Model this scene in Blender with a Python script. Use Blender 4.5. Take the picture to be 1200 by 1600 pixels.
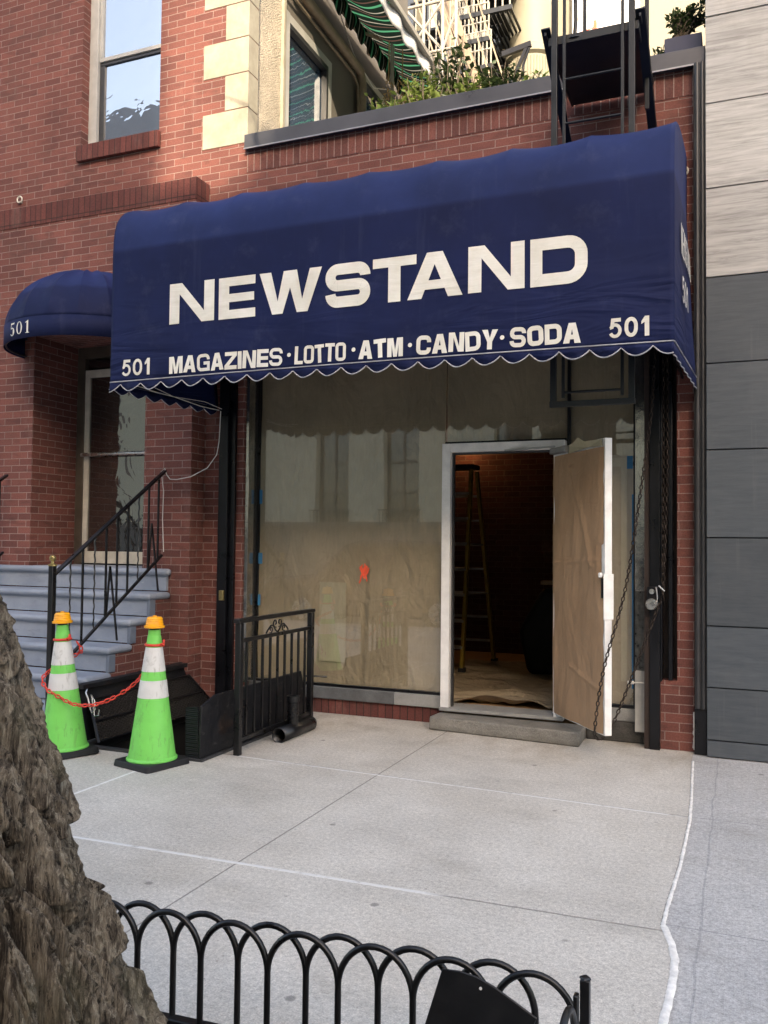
import bpy, bmesh, math, random
from mathutils import Vector, Matrix, noise as mnoise
rnd = random.Random(7)
R = math.radians
for o in list(bpy.data.objects): bpy.data.objects.remove(o)
S = bpy.context.scene
COL = S.collection

# ------------------------------------------------------------------ camera
cam = bpy.data.cameras.new("camera"); co = bpy.data.objects.new("camera", cam); COL.objects.link(co)
cam.sensor_fit = 'HORIZONTAL'; cam.sensor_width = 36.0; cam.lens = 36.0*1361.6/1200.0
cam.clip_start = 0.05; cam.clip_end = 400
yaw, pitch, roll = R(-22.307), R(2.052), R(0.6137)
f = Vector((math.sin(yaw)*math.cos(pitch), math.cos(yaw)*math.cos(pitch), math.sin(pitch)))
r = Vector((math.cos(yaw), -math.sin(yaw), 0)); u = r.cross(f)
r2 = math.cos(roll)*r + math.sin(roll)*u; u2 = -math.sin(roll)*r + math.cos(roll)*u
co.matrix_world = Matrix(((r2.x, u2.x, -f.x, 0.3232), (r2.y, u2.y, -f.y, -6.8116), (r2.z, u2.z, -f.z, 1.5), (0, 0, 0, 1)))
S.camera = co

# ------------------------------------------------------------------ world, sun, exposure
SUN_EL, SUN_DIR = R(25), Vector((0.3515, -0.8355, 0.4226))
w = bpy.data.worlds.new("World"); S.world = w; w.use_nodes = True
wn = w.node_tree; bg = wn.nodes['Background']
sky = wn.nodes.new('ShaderNodeTexSky'); sky.sky_type = 'NISHITA'; sky.sun_disc = False
sky.sun_elevation = SUN_EL; sky.sun_rotation = math.atan2(SUN_DIR.x, SUN_DIR.y)
sky.air_density = 1.0; sky.dust_density = 3.0; sky.ozone_density = 1.0
tint = wn.nodes.new('ShaderNodeMix'); tint.data_type = 'RGBA'; tint.blend_type = 'MULTIPLY'; tint.inputs[0].default_value = 1.0
tint.inputs[7].default_value = (1.105, 1.0, 0.885, 1)               # slightly hazy, milky city sky
wn.links.new(sky.outputs[0], tint.inputs[6]); wn.links.new(tint.outputs[2], bg.inputs[0]); bg.inputs[1].default_value = 0.15
sl = bpy.data.lights.new("sun", 'SUN'); sl.energy = 2.0; sl.angle = R(0.5); sl.color = (1.0, 0.83, 0.60)
so = bpy.data.objects.new("sun", sl); COL.objects.link(so); so.location = (10, -20, 30)
so.rotation_euler = SUN_DIR.to_track_quat('Z', 'Y').to_euler()
S.view_settings.view_transform = 'Standard'; S.view_settings.look = 'None'
S.view_settings.exposure = 2.22; S.view_settings.gamma = 1.0
S.render.engine = 'CYCLES'
S.cycles.max_bounces = 8; S.cycles.transparent_max_bounces = 12
S.render.resolution_x = 768; S.render.resolution_y = 1024

# ------------------------------------------------------------------ node helpers
class NT:
    def __init__(s, name):
        s.m = bpy.data.materials.new(name); s.m.use_nodes = True
        s.t = s.m.node_tree; s.n = s.t.nodes; s.b = s.n['Principled BSDF']
    def node(s, typ, **kw):
        d = s.n.new(typ)
        for k, v in kw.items(): setattr(d, k, v)
        return d
    def link(s, a, b): s.t.links.new(a, b)
    def put(s, sock, v):
        if isinstance(v, (int, float)): sock.default_value = v
        elif isinstance(v, (tuple, list)): sock.default_value = tuple(v) + ((1,) if len(v) == 3 and len(sock.default_value) == 4 else ())
        else: s.link(v, sock)
    def math(s, op, a, b=None, c=None, clamp=False):
        d = s.node('ShaderNodeMath', operation=op); d.use_clamp = clamp
        s.put(d.inputs[0], a)
        if b is not None: s.put(d.inputs[1], b)
        if c is not None: s.put(d.inputs[2], c)
        return d.outputs[0]
    def mix(s, fac, a, b, blend='MIX'):
        d = s.node('ShaderNodeMix', data_type='RGBA', blend_type=blend); d.clamp_factor = True
        s.put(d.inputs[0], fac); s.put(d.inputs[6], a); s.put(d.inputs[7], b)
        return d.outputs[2]
    def noise(s, scale=5, detail=4, rough=0.55, vec=None, dist=0.0, col=False):
        d = s.node('ShaderNodeTexNoise'); d.inputs['Scale'].default_value = scale
        d.inputs['Detail'].default_value = detail; d.inputs['Roughness'].default_value = rough
        d.inputs['Distortion'].default_value = dist
        s.link(vec if vec is not None else s.obj(), d.inputs['Vector'])
        return d.outputs[1 if col else 0]
    def obj(s):
        if not hasattr(s, '_tc'): s._tc = s.node('ShaderNodeTexCoord')
        return s._tc.outputs['Object']
    def uv(s):
        s.obj(); return s._tc.outputs['UV']
    def mapv(s, vec, scale=(1, 1, 1), loc=(0, 0, 0), rot=(0, 0, 0)):
        d = s.node('ShaderNodeMapping'); s.link(vec, d.inputs[0])
        d.inputs['Scale'].default_value = scale; d.inputs['Location'].default_value = loc; d.inputs['Rotation'].default_value = rot
        return d.outputs[0]
    def rng(s, v, a, b, c=0.0, d_=1.0, smooth=False):
        d = s.node('ShaderNodeMapRange'); d.clamp = True
        if smooth: d.interpolation_type = 'SMOOTHSTEP'
        s.put(d.inputs[0], v)
        for i, q in enumerate((a, b, c, d_)): s.put(d.inputs[i+1], q)
        return d.outputs[0]
    def xyz(s, v=None):
        d = s.node('ShaderNodeSeparateXYZ'); s.link(v if v is not None else s.obj(), d.inputs[0]); return d.outputs
    def bump(s, h, strength=0.5, dist=0.01, base=None):
        d = s.node('ShaderNodeBump'); d.inputs['Strength'].default_value = strength; d.inputs['Distance'].default_value = dist
        s.link(h, d.inputs['Height'])
        if base is not None: s.link(base, d.inputs['Normal'])
        s.link(d.outputs[0], s.b.inputs['Normal']); return d.outputs[0]
    def set(s, color=None, rough=None, metal=None, spec=None, **kw):
        if color is not None: s.put(s.b.inputs['Base Color'], color)
        if rough is not None: s.put(s.b.inputs['Roughness'], rough)
        if metal is not None: s.put(s.b.inputs['Metallic'], metal)
        if spec is not None: s.put(s.b.inputs['Specular IOR Level'], spec)
        for k, v in kw.items(): s.put(s.b.inputs[k], v)
        return s.m

M = {}
def simple(name, col, rough=0.5, metal=0.0, var=0.25, scale=6.0, bump=0.15, bscale=60.0, bdist=0.002, spec=None, fine=0.0):
    """a plain surface with patchy wear and a little relief"""
    t = NT(name)
    n = t.noise(scale, 5, 0.6); k = t.rng(n, 0.3, 0.7, 1.0-var, 1.0+var*0.6)
    if fine:
        k = t.math('MULTIPLY', k, t.rng(t.noise(scale*25, 3, 0.6), 0.3, 0.7, 1-fine, 1+fine))
    c = t.mix(1.0, col, rgb(t, k), 'MULTIPLY')
    rr = t.rng(n, 0.3, 0.7, max(0.03, rough-0.12), min(1, rough+0.1))
    t.set(c, rr, metal, spec)
    if bump: t.bump(t.noise(bscale, 4, 0.6), bump, bdist)
    M[name] = t.m; return t.m
def rgb(t, v):
    d = t.node('ShaderNodeCombineColor')
    for i in range(3): t.put(d.inputs[i], v)
    return d.outputs[0]

# ---- brick (UV in metres)
def brick_mat(name, c1, c2, mortar, bw=0.203, bh=0.0677, off=0.5, ms=0.0055, bumpd=0.006):
    t = NT(name)
    wob = t.noise(9, 2, 0.5, t.uv(), col=True)
    d = t.node('ShaderNodeVectorMath', operation='MULTIPLY_ADD')
    t.link(wob, d.inputs[0]); d.inputs[1].default_value = (0.006, 0.004, 0); t.link(t.uv(), d.inputs[2])
    def br(a, b_, m):
        x = t.node('ShaderNodeTexBrick'); x.offset = off; x.squash = 1.0
        t.link(d.outputs[0], x.inputs['Vector']); x.inputs['Scale'].default_value = 1.0
        x.inputs['Brick Width'].default_value = bw; x.inputs['Row Height'].default_value = bh
        x.inputs['Mortar Size'].default_value = ms; x.inputs['Mortar Smooth'].default_value = 0.25
        t.put(x.inputs['Color1'], a); t.put(x.inputs['Color2'], b_); t.put(x.inputs['Mortar'], m); return x
    x = br(c1, c2, mortar)
    big = t.rng(t.noise(0.9, 4, 0.6), 0.3, 0.7, 0.78, 1.12)
    fine = t.rng(t.noise(85, 3, 0.7), 0.3, 0.7, 0.72, 1.2)
    c = t.mix(1.0, x.outputs['Color'], rgb(t, t.math('MULTIPLY', big, fine)), 'MULTIPLY')
    soot = t.rng(t.noise(2.3, 5, 0.65), 0.54, 0.72)
    c = t.mix(t.math('MULTIPLY', soot, 0.5), c, (0.085, 0.055, 0.047))
    efl = t.rng(t.noise(1.0, 6, 0.7, t.mapv(t.obj(), (3.5, 3.5, 1.3), loc=(4, 2, 1))), 0.58, 0.76, 0, 0.30)
    c = t.mix(efl, c, (0.30, 0.22, 0.19))
    one = t.rng(t.noise(1.0, 1, 0.5, t.mapv(t.uv(), (4.93, 14.77, 1))), 0.58, 0.68, 0, 0.35)
    c = t.mix(one, c, (0.08, 0.038, 0.035))
    t.set(c, 0.85, 0, 0.25)
    h = t.math('SUBTRACT', 1.0, x.outputs['Fac'])
    rug = t.noise(1.0, 4, 0.7, t.mapv(t.uv(), (160, 55, 1)))
    h = t.math('ADD', h, t.math('MULTIPLY', rug, 0.55))
    t.bump(h, 0.9, bumpd)
    M[name] = t.m
brick_mat('brick', (0.235, 0.090, 0.072), (0.145, 0.058, 0.050), (0.33, 0.235, 0.205), ms=0.0040)
brick_mat('soldier_brick', (0.165, 0.056, 0.047), (0.105, 0.038, 0.033), (0.045, 0.026, 0.022), bw=0.203, bh=0.0677, off=0.0, ms=0.0045)
brick_mat('soldier_brick_pale', (0.205, 0.080, 0.066), (0.125, 0.052, 0.045), (0.33, 0.24, 0.21), bw=0.203, bh=0.0677, off=0.0, ms=0.0045)
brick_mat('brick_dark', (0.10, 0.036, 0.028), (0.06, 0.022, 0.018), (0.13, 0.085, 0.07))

# ---- navy awning canvas with soft wrinkles
def canvas(name, col, wr=1.0):
    t = NT(name)
    n = t.rng(t.noise(1.6, 5, 0.6), 0.3, 0.7, 0.75, 1.15)
    dust = t.rng(t.noise(5, 6, 0.7), 0.55, 0.8, 0, 0.10)
    z = t.xyz()[2]                                               # paler above the crease: some fading, plus sky light put into the colour
    fade_lit = t.math('MULTIPLY', t.rng(z, 3.755, 3.79, 0, 1), t.rng(t.noise(1.2, 4, 0.6, t.mapv(t.obj(), loc=(2, 4, 4))), 0.25, 0.7, 0.55, 1.0))
    c = t.mix(fade_lit, tuple(v*0.92 for v in col), (0.0155, 0.027, 0.105)); c = t.mix(1.0, c, rgb(t, n), 'MULTIPLY'); c = t.mix(dust, c, (0.16, 0.18, 0.26))
    strk = t.rng(t.noise(1.0, 4, 0.7, t.mapv(t.obj(), (9, 9, 0.7))), 0.58, 0.75, 0, 0.07); c = t.mix(strk, c, (0.14, 0.16, 0.22))
    t.set(c, 0.7, 0, 0.18)
    low = t.math('MULTIPLY', t.rng(z, 3.45, 2.8, 0.05, 1.0), t.rng(t.noise(1.1, 2, 0.5, t.mapv(t.obj(), loc=(5, 1, 2))), 0.36, 0.62, 0.15, 1.0))
    wv = t.noise(1.0, 2, 0.45, t.mapv(t.obj(), (1.3, 1.3, 6.5), rot=(0, R(-32), 0)), dist=1.6)
    wv2 = t.noise(1.0, 2, 0.5, t.mapv(t.obj(), (3.2, 3.2, 0.9)), dist=0.5)
    weave = t.noise(420, 1, 0.5)
    h = t.math('ADD', t.math('MULTIPLY', t.math('MULTIPLY', wv, low), 1.0), t.math('MULTIPLY', wv2, 0.25))
    b1 = t.bump(h, 0.6*wr, 0.06)
    t.bump(weave, 0.15, 0.001, b1)
    M[name] = t.m
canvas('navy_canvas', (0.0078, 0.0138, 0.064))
t = NT('white_letter')
wv = t.noise(1.0, 2, 0.45, t.mapv(t.obj(), (1.3, 1.3, 6.5), rot=(0, R(-32), 0)), dist=1.6)
cr = t.noise(1.0, 4, 0.6, t.mapv(t.obj(), (5, 5, 38), rot=(0, R(-14), 0)), dist=0.8)
pat = t.rng(t.noise(3.0, 5, 0.65), 0.35, 0.7)
t.set(t.mix(pat, (0.80, 0.79, 0.74), (0.64, 0.62, 0.54)), 0.55, 0, 0.35)
t.bump(t.math('ADD', wv, t.math('MULTIPLY', cr, 0.3)), 0.3, 0.03); M['white_letter'] = t.m

# ---- concrete pavements
def line(t, coord, c, wd, nz=0.0, scale=30, lo=None, hi=None, along=None):
    """mask of a thin line at coord=c"""
    v = t.math('SUBTRACT', coord, c)
    if nz: v = t.math('ADD', v, t.math('MULTIPLY', t.math('SUBTRACT', t.noise(scale, 3, 0.6), 0.5), nz))
    m = t.rng(t.math('ABSOLUTE', v), wd*0.55, wd, 1.0, 0.0)
    if along is not None:
        if lo is not None: m = t.math('MULTIPLY', m, t.rng(along, lo-0.03, lo+0.03))
        if hi is not None: m = t.math('MULTIPLY', m, t.rng(along, hi-0.1, hi+0.03, 1.0, 0.0))
    return m
def pavement(name, base, dark, warm):
    t = NT(name); X, Y, Z = t.xyz()
    c = t.mix(t.rng(t.noise(1.1, 6, 0.65), 0.35, 0.68), base, dark)
    c = t.mix(t.rng(t.noise(0.7, 4, 0.6, t.mapv(t.obj(), loc=(7, 3, 0))), 0.5, 0.75, 0, 0.55), c, warm)
    agg = t.noise(48, 7, 0.9); agg2 = t.noise(150, 3, 0.8)
    k = t.math('MULTIPLY', t.rng(agg, 0.32, 0.68, 0.55, 1.32), t.rng(agg2, 0.3, 0.7, 0.68, 1.25))
    c = t.mix(1.0, c, rgb(t, k), 'MULTIPLY')
    sp = t.noise(1.0, 4, 0.75, t.mapv(t.obj(), (26, 60, 1), rot=(0, 0, 0.3)))
    c = t.mix(t.math('MULTIPLY', t.rng(sp, 0.61, 0.68), t.rng(t.noise(3, 3, 0.6), 0.40, 0.62, 0.1, 0.75)), c, (0.14, 0.13, 0.12))
    c = t.mix(t.rng(t.noise(1.0, 4, 0.7, t.mapv(t.obj(), (34, 30, 1), loc=(3, 8, 0))), 0.64, 0.72, 0, 0.35), c, (0.66, 0.65, 0.62))
    drt = t.noise(1.0, 6, 0.7, t.mapv(t.obj(), (0.9, 1.6, 1), loc=(1, 6, 0)))
    c = t.mix(t.rng(drt, 0.52, 0.72, 0, 0.45), c, (0.24, 0.22, 0.19))
    v2 = t.node('ShaderNodeTexVoronoi'); v2.inputs['Scale'].default_value = 2.6
    t.link(t.mapv(t.obj(), loc=(0.3, 0.9, 0)), v2.inputs['Vector'])
    gum = t.math('MULTIPLY', t.rng(v2.outputs['Distance'], 0.035, 0.06, 1.0, 0.0), 0.6)
    c = t.mix(gum, c, (0.12, 0.115, 0.11))
    t.set(c, 0.82, 0, 0.3)
    return t, c, X, Y, agg
t, c, X, Y, agg = pavement('sidewalk_old', (0.645, 0.61, 0.55), (0.49, 0.46, 0.41), (0.52, 0.465, 0.38))
# scored joints, some of them filled with chalky white
dk = line(t, X, -1.863, 0.0055, 0.004)
dk = t.math('MAXIMUM', dk, line(t, Y, -4.72, 0.006, 0.004))
dk = t.math('MAXIMUM', dk, line(t, X, -4.80, 0.006, 0.004))
jy = t.math('MULTIPLY_ADD', X, -0.0515, -1.643)
v1 = t.math('SUBTRACT', Y, jy)
wh = line(t, v1, 0.0, 0.015, 0.010, 22, -2.97, 0.03, X)
dk = t.math('MAXIMUM', dk, line(t, v1, 0.006, 0.012, 0.006, 22))
v2 = t.math('SUBTRACT', Y, t.math('MULTIPLY_ADD', X, 0.026, -3.198))
wh2 = line(t, v2, 0.0, 0.016, 0.010, 22, -9.0, -0.85, X)
dk = t.math('MAXIMUM', dk, t.math('MULTIPLY', line(t, v2, 0.004, 0.009, 0.006, 22), 0.8))
wh3 = line(t, X, -3.332, 0.014, 0.010, 22, -3.3, -1.9, Y)
brk = t.rng(t.noise(9, 4, 0.7), 0.34, 0.46, 0.25, 1.0)
whm = t.math('MULTIPLY', t.math('MAXIMUM', t.math('MAXIMUM', wh, wh2), wh3), brk)
c = t.mix(t.math('MULTIPLY', dk, 0.65), c, (0.13, 0.12, 0.11))
c = t.mix(t.math('MULTIPLY', whm, 0.75), c, (0.80, 0.79, 0.76))
# rusty and damp stains by the shop wall
st = t.math('MULTIPLY', t.rng(Y, -1.1, -0.1), t.rng(t.noise(2.4, 5, 0.7, t.mapv(t.obj(), (1, 0.5, 1))), 0.46, 0.66))
c = t.mix(t.math('MULTIPLY', st, 0.6), c, (0.24, 0.19, 0.13))
t.set(c); t.bump(t.math('SUBTRACT', t.math('ADD', t.math('MULTIPLY', agg, 0.35), t.math('MULTIPLY', whm, 0.3)), t.math('MULTIPLY', dk, 1.0)), 0.55, 0.006)
M['sidewalk_old'] = t.m
t, c, X, Y, agg = pavement('sidewalk_new', (0.52, 0.51, 0.495), (0.44, 0.435, 0.43), (0.47, 0.455, 0.43))
dk = t.math('MAXIMUM', line(t, Y, -1.62, 0.005, 0.003), line(t, Y, -3.12, 0.005, 0.003))
dk = t.math('MAXIMUM', dk, t.math('MULTIPLY', line(t, X, 0.165, 0.006, 0.05, 3), 0.6))
broom = t.noise(1.0, 4, 0.75, t.mapv(t.obj(), (95, 2.2, 1)))
c = t.mix(1.0, c, rgb(t, t.rng(broom, 0.3, 0.7, 0.93, 1.05)), 'MULTIPLY')
c = t.mix(t.math('MULTIPLY', dk, 0.5), c, (0.16, 0.165, 0.18))
t.set(c); t.bump(t.math('SUBTRACT', t.math('ADD', broom, t.math('MULTIPLY', agg, 0.2)), dk), 0.4, 0.004); M['sidewalk_new'] = t.m
simple('white_caulk', (0.80, 0.78, 0.74), 0.9, var=0.25, scale=25, bump=0.9, bscale=60, bdist=0.006)
t = NT('step_concrete')
c = t.mix(t.rng(t.noise(3, 6, 0.7), 0.35, 0.65), (0.34, 0.325, 0.29), (0.20, 0.19, 0.17))
c = t.mix(1.0, c, rgb(t, t.rng(t.noise(130, 3, 0.7), 0.3, 0.7, 0.7, 1.2)), 'MULTIPLY')
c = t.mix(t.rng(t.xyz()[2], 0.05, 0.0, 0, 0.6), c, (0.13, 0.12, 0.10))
t.set(c, 0.88, 0, 0.25); t.bump(t.math('ADD', t.noise(60, 5, 0.7), t.math('MULTIPLY', t.noise(14, 4, 0.7), 1.5)), 0.9, 0.012); M['step_concrete'] = t.m
simple('asphalt', (0.055, 0.055, 0.057), 0.85, var=0.3, scale=2, bump=0.5, bscale=200, bdist=0.004, fine=0.3)
simple('granite', (0.30, 0.30, 0.29), 0.7, var=0.2, scale=12, bump=0.3, fine=0.2)

# ---- stone, stucco, panels
t = NT('limestone')
c = t.mix(t.rng(t.noise(4, 5, 0.65), 0.35, 0.7), (0.42, 0.385, 0.30), (0.29, 0.262, 0.20))
c = t.mix(t.rng(t.noise(2.2, 5, 0.7, t.mapv(t.obj(), (2, 2, 0.6))), 0.55, 0.75, 0, 0.5), c, (0.28, 0.24, 0.17))
t.set(c, 0.8, 0, 0.3); t.bump(t.noise(50, 5, 0.7), 0.3, 0.004); M['limestone'] = t.m
t = NT('pebble_stucco')
v = t.node('ShaderNodeTexVoronoi'); v.inputs['Scale'].default_value = 75; t.link(t.obj(), v.inputs['Vector'])
c = t.mix(v.outputs['Distance'], (0.70, 0.62, 0.49), (0.34, 0.29, 0.22))
c = t.mix(1.0, c, rgb(t, t.rng(t.noise(5, 4, 0.6), 0.3, 0.7, 0.75, 1.15)), 'MULTIPLY')
t.set(c, 0.95, 0, 0.2); t.bump(v.outputs['Distance'], 0.9, -0.012); M['pebble_stucco'] = t.m
simple('painted_wall_taupe', (0.16, 0.145, 0.125), 0.75, var=0.2, scale=3, bump=0.2)
def slab_vec(t):
    oi = t.node('ShaderNodeObjectInfo'); d = t.node('ShaderNodeVectorMath', operation='ADD'); t.link(t.obj(), d.inputs[0]); t.link(rgb(t, t.math('MULTIPLY', oi.outputs['Random'], 40)), d.inputs[1])
    return d.outputs[0], t.rng(oi.outputs['Random'], 0, 1, 0.84, 1.10)
t = NT('travertine'); sv, tone = slab_vec(t)
vec = t.mapv(sv, (0.9, 0.9, 13), rot=(0, R(7), 0))
n1 = t.noise(1.0, 6, 0.62, vec, dist=0.7); n2 = t.noise(1.0, 5, 0.7, t.mapv(sv, (2.6, 2.6, 48), rot=(0, R(7), 0)), dist=0.6)
c = t.mix(t.rng(n1, 0.34, 0.66), (0.50, 0.495, 0.485), (0.33, 0.325, 0.315))
c = t.mix(t.rng(n2, 0.44, 0.62, 0, 0.75), c, (0.60, 0.59, 0.57))
c = t.mix(t.rng(n2, 0.44, 0.32, 0, 0.65), c, (0.23, 0.22, 0.21))
c = t.mix(t.rng(t.noise(3, 5, 0.7, t.mapv(t.obj(), (1, 1, 0.35))), 0.55, 0.7, 0, 0.3), c, (0.34, 0.33, 0.31))
c = t.mix(1.0, c, rgb(t, tone), 'MULTIPLY'); t.set(c, 0.42, 0, 0.4); t.bump(n2, 0.12, 0.004); M['travertine'] = t.m
t = NT('slate_panel'); sv, tone = slab_vec(t)
n2 = t.noise(1.0, 5, 0.7, t.mapv(sv, (4, 4, 40), rot=(0, R(4), 0)), dist=0.5)
c = t.mix(t.rng(n2, 0.3, 0.7), (0.058, 0.069, 0.082), (0.084, 0.097, 0.112))
c = t.mix(t.rng(t.noise(2, 5, 0.6), 0.5, 0.75, 0, 0.4), c, (0.125, 0.132, 0.14))
c = t.mix(1.0, c, rgb(t, tone), 'MULTIPLY'); drp = t.noise(1.0, 4, 0.7, t.mapv(t.obj(), (16, 16, 0.6))); c = t.mix(t.rng(drp, 0.60, 0.75, 0, 0.25), c, (0.17, 0.175, 0.18)); t.set(c, 0.5, 0, 0.4); t.bump(n2, 0.3, 0.004); M['slate_panel'] = t.m

# ---- metals and paints
simple('black_paint', (0.0055, 0.0055, 0.0065), 0.36, 0.0, 0.35, 9, 0.25, 90, 0.002, 0.5)
t = NT('black_plate'); n = t.noise(7, 6, 0.75); n2 = t.noise(1.0, 5, 0.75, t.mapv(t.obj(), (9, 9, 30)))
c = t.mix(t.rng(n, 0.50, 0.68), (0.006, 0.0065, 0.009), (0.022, 0.022, 0.024)); c = t.mix(t.rng(n2, 0.60, 0.70, 0, 0.7), c, (0.075, 0.07, 0.065)); c = t.mix(t.rng(t.noise(4, 5, 0.7), 0.60, 0.72, 0, 0.6), c, (0.045, 0.022, 0.012))
t.set(c, t.rng(n, 0.3, 0.7, 0.4, 0.7), 0.1, 0.4); t.bump(n, 0.4, 0.006); M['black_plate'] = t.m
simple('column_black', (0.0045, 0.005, 0.0075), 0.35, 0.0, 0.5, 6, 0.2, 40, 0.002, 0.4)
simple('rusty_brown', (0.030, 0.018, 0.014), 0.7, 0.0, 0.5, 7, 0.4, 60, 0.003)
simple('charcoal_metal', (0.055, 0.056, 0.060), 0.42, 0.3, 0.2, 5, 0.15, 60, 0.002)
simple('cap_grey', (0.085, 0.085, 0.095), 0.38, 0.4, 0.18, 3, 0.12, 30, 0.003)
simple('cap_edge', (0.30, 0.30, 0.33), 0.4, 0.5, 0.15, 3, 0)
simple('fire_escape_paint', (0.016, 0.019, 0.023), 0.42, 0.2, 0.3, 6, 0.25, 60, 0.002)
simple('brushed_mullion', (0.42, 0.41, 0.38), 0.16, 0.9, 0.25, 14, 0.3, 20, 0.004)
simple('dirty_mullion', (0.10, 0.10, 0.095), 0.35, 0.6, 0.6, 22, 0.6, 60, 0.004)
simple('old_bronze', (0.16, 0.135, 0.105), 0.4, 0.5, 0.25, 6, 0.15)
simple('white_paint', (0.86, 0.855, 0.84), 0.4, 0.0, 0.14, 9, 0.15, 40, 0.002, fine=0.05)
simple('cream_paint', (0.62, 0.585, 0.50), 0.45, 0.0, 0.2, 8, 0.15, 40, 0.002)
simple('grey_frame', (0.46, 0.455, 0.43), 0.45, 0.0, 0.2, 6, 0.1)
simple('silver', (0.62, 0.62, 0.60), 0.28, 0.9, 0.15, 12, 0.1)
simple('chain_steel', (0.045, 0.034, 0.028), 0.55, 0.7, 0.6, 14, 0.3)
simple('brass', (0.45, 0.36, 0.16), 0.35, 0.9, 0.25, 20, 0.1)
t = NT('step_paint'); n = t.noise(3, 6, 0.7)
c = t.mix(t.rng(n, 0.35, 0.65), (0.235, 0.27, 0.335), (0.31, 0.345, 0.41))
c = t.mix(t.rng(t.noise(1.0, 6, 0.75, t.mapv(t.obj(), (3, 3, 14))), 0.56, 0.70, 0, 0.45), c, (0.14, 0.15, 0.165))
c = t.mix(t.rng(t.noise(1.0, 6, 0.8, t.mapv(t.obj(), (7, 16, 30))), 0.645, 0.675, 0, 0.8), c, (0.46, 0.48, 0.50))
t.set(c, t.rng(n, 0.3, 0.7, 0.35, 0.65), 0, 0.45); t.bump(t.math('ADD', n, t.math('MULTIPLY', t.noise(30, 5, 0.7), 0.5)), 0.5, 0.008); M['step_paint'] = t.m
simple('step_paint_dark', (0.15, 0.18, 0.235), 0.55, 0.0, 0.25, 4, 0.25, 25, 0.004)
simple('rubber', (0.010, 0.010, 0.012), 0.62, 0.0, 0.4, 7, 0.4, 60, 0.003)
def dirty(name, col, rough, grime, amt):
    t = NT(name); X, Y, Z = t.xyz()
    c = t.mix(t.rng(t.noise(5, 4, 0.6), 0.3, 0.7), col, tuple(v*0.84 for v in col))
    sc = t.noise(1.0, 6, 0.75, t.mapv(t.obj(), (14, 14, 5)), dist=0.5)
    c = t.mix(t.math('MULTIPLY', t.rng(sc, 0.56, 0.70), amt), c, grime)
    st = t.noise(1.0, 4, 0.7, t.mapv(t.obj(), (60, 60, 9)))
    c = t.mix(t.math('MULTIPLY', t.rng(st, 0.60, 0.68), amt*0.9), c, grime)
    t.set(c, t.rng(sc, 0.3, 0.7, rough-0.1, rough+0.2), 0, 0.4); t.bump(t.math('ADD', t.noise(7, 3, 0.5), t.math('MULTIPLY', st, 0.15)), 0.35, 0.012); M[name] = t.m
dirty('cone_green', (0.215, 0.70, 0.125), 0.42, (0.10, 0.16, 0.06), 0.5)
dirty('reflective_white', (0.74, 0.73, 0.70), 0.35, (0.30, 0.28, 0.24), 0.6)
simple('red_plastic', (0.70, 0.055, 0.03), 0.4, 0.0, 0.15, 8, 0.05)
simple('blue_tape', (0.04, 0.20, 0.42), 0.6, 0.0, 0.2, 9, 0.1)
simple('orange_spray', (0.95, 0.12, 0.05), 0.6, 0.0, 0.25, 20, 0.1)
simple('yellow_fibreglass', (0.28, 0.17, 0.014), 0.5, 0.0, 0.25, 6, 0.1)
simple('aluminium', (0.40, 0.40, 0.40), 0.4, 0.8, 0.2, 9, 0.1)
simple('wood', (0.36, 0.22, 0.11), 0.6, 0.0, 0.3, 6, 0.2)
simple('dark_cloth', (0.006, 0.006, 0.007), 0.8, 0.0, 0.3, 6, 0.2)
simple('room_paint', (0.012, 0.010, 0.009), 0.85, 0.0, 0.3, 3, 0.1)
simple('white_wire', (0.72, 0.70, 0.66), 0.5, 0.0, 0.1, 9, 0)
simple('cream_building', (0.25, 0.235, 0.18), 0.7, 0.0, 0.1, 1.5, 0.1, 20, 0.005)
simple('white_steel', (0.34, 0.325, 0.285), 0.5, 0.0, 0.2, 6, 0.1)
simple('tan_pipe', (0.30, 0.235, 0.165), 0.5, 0.0, 0.35, 6, 0.2)
simple('opposite_stone', (0.84, 0.74, 0.53), 0.8, 0.0, 0.12, 2, 0.15)
simple('opposite_base', (0.20, 0.185, 0.16), 0.75, 0.0, 0.2, 3, 0.15)
simple('tower_brick', (0.30, 0.22, 0.17), 0.85, 0.0, 0.15, 2, 0.1)
simple('car_silver', (0.10, 0.105, 0.115), 0.25, 0.6, 0.05, 3, 0)
simple('car_dark', (0.05, 0.055, 0.07), 0.22, 0.4, 0.05, 3, 0)
simple('navy_planter', (0.035, 0.04, 0.085), 0.55, 0.0, 0.15, 5, 0.1)
simple('soil', (0.05, 0.038, 0.028), 0.95, 0.0, 0.4, 8, 0.7, 40, 0.02)
simple('dry_stem', (0.42, 0.30, 0.13), 0.8, 0.0, 0.3, 12, 0.2)
simple('bark_twig', (0.10, 0.08, 0.06), 0.9, 0.0, 0.3, 12, 0.4)

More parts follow.
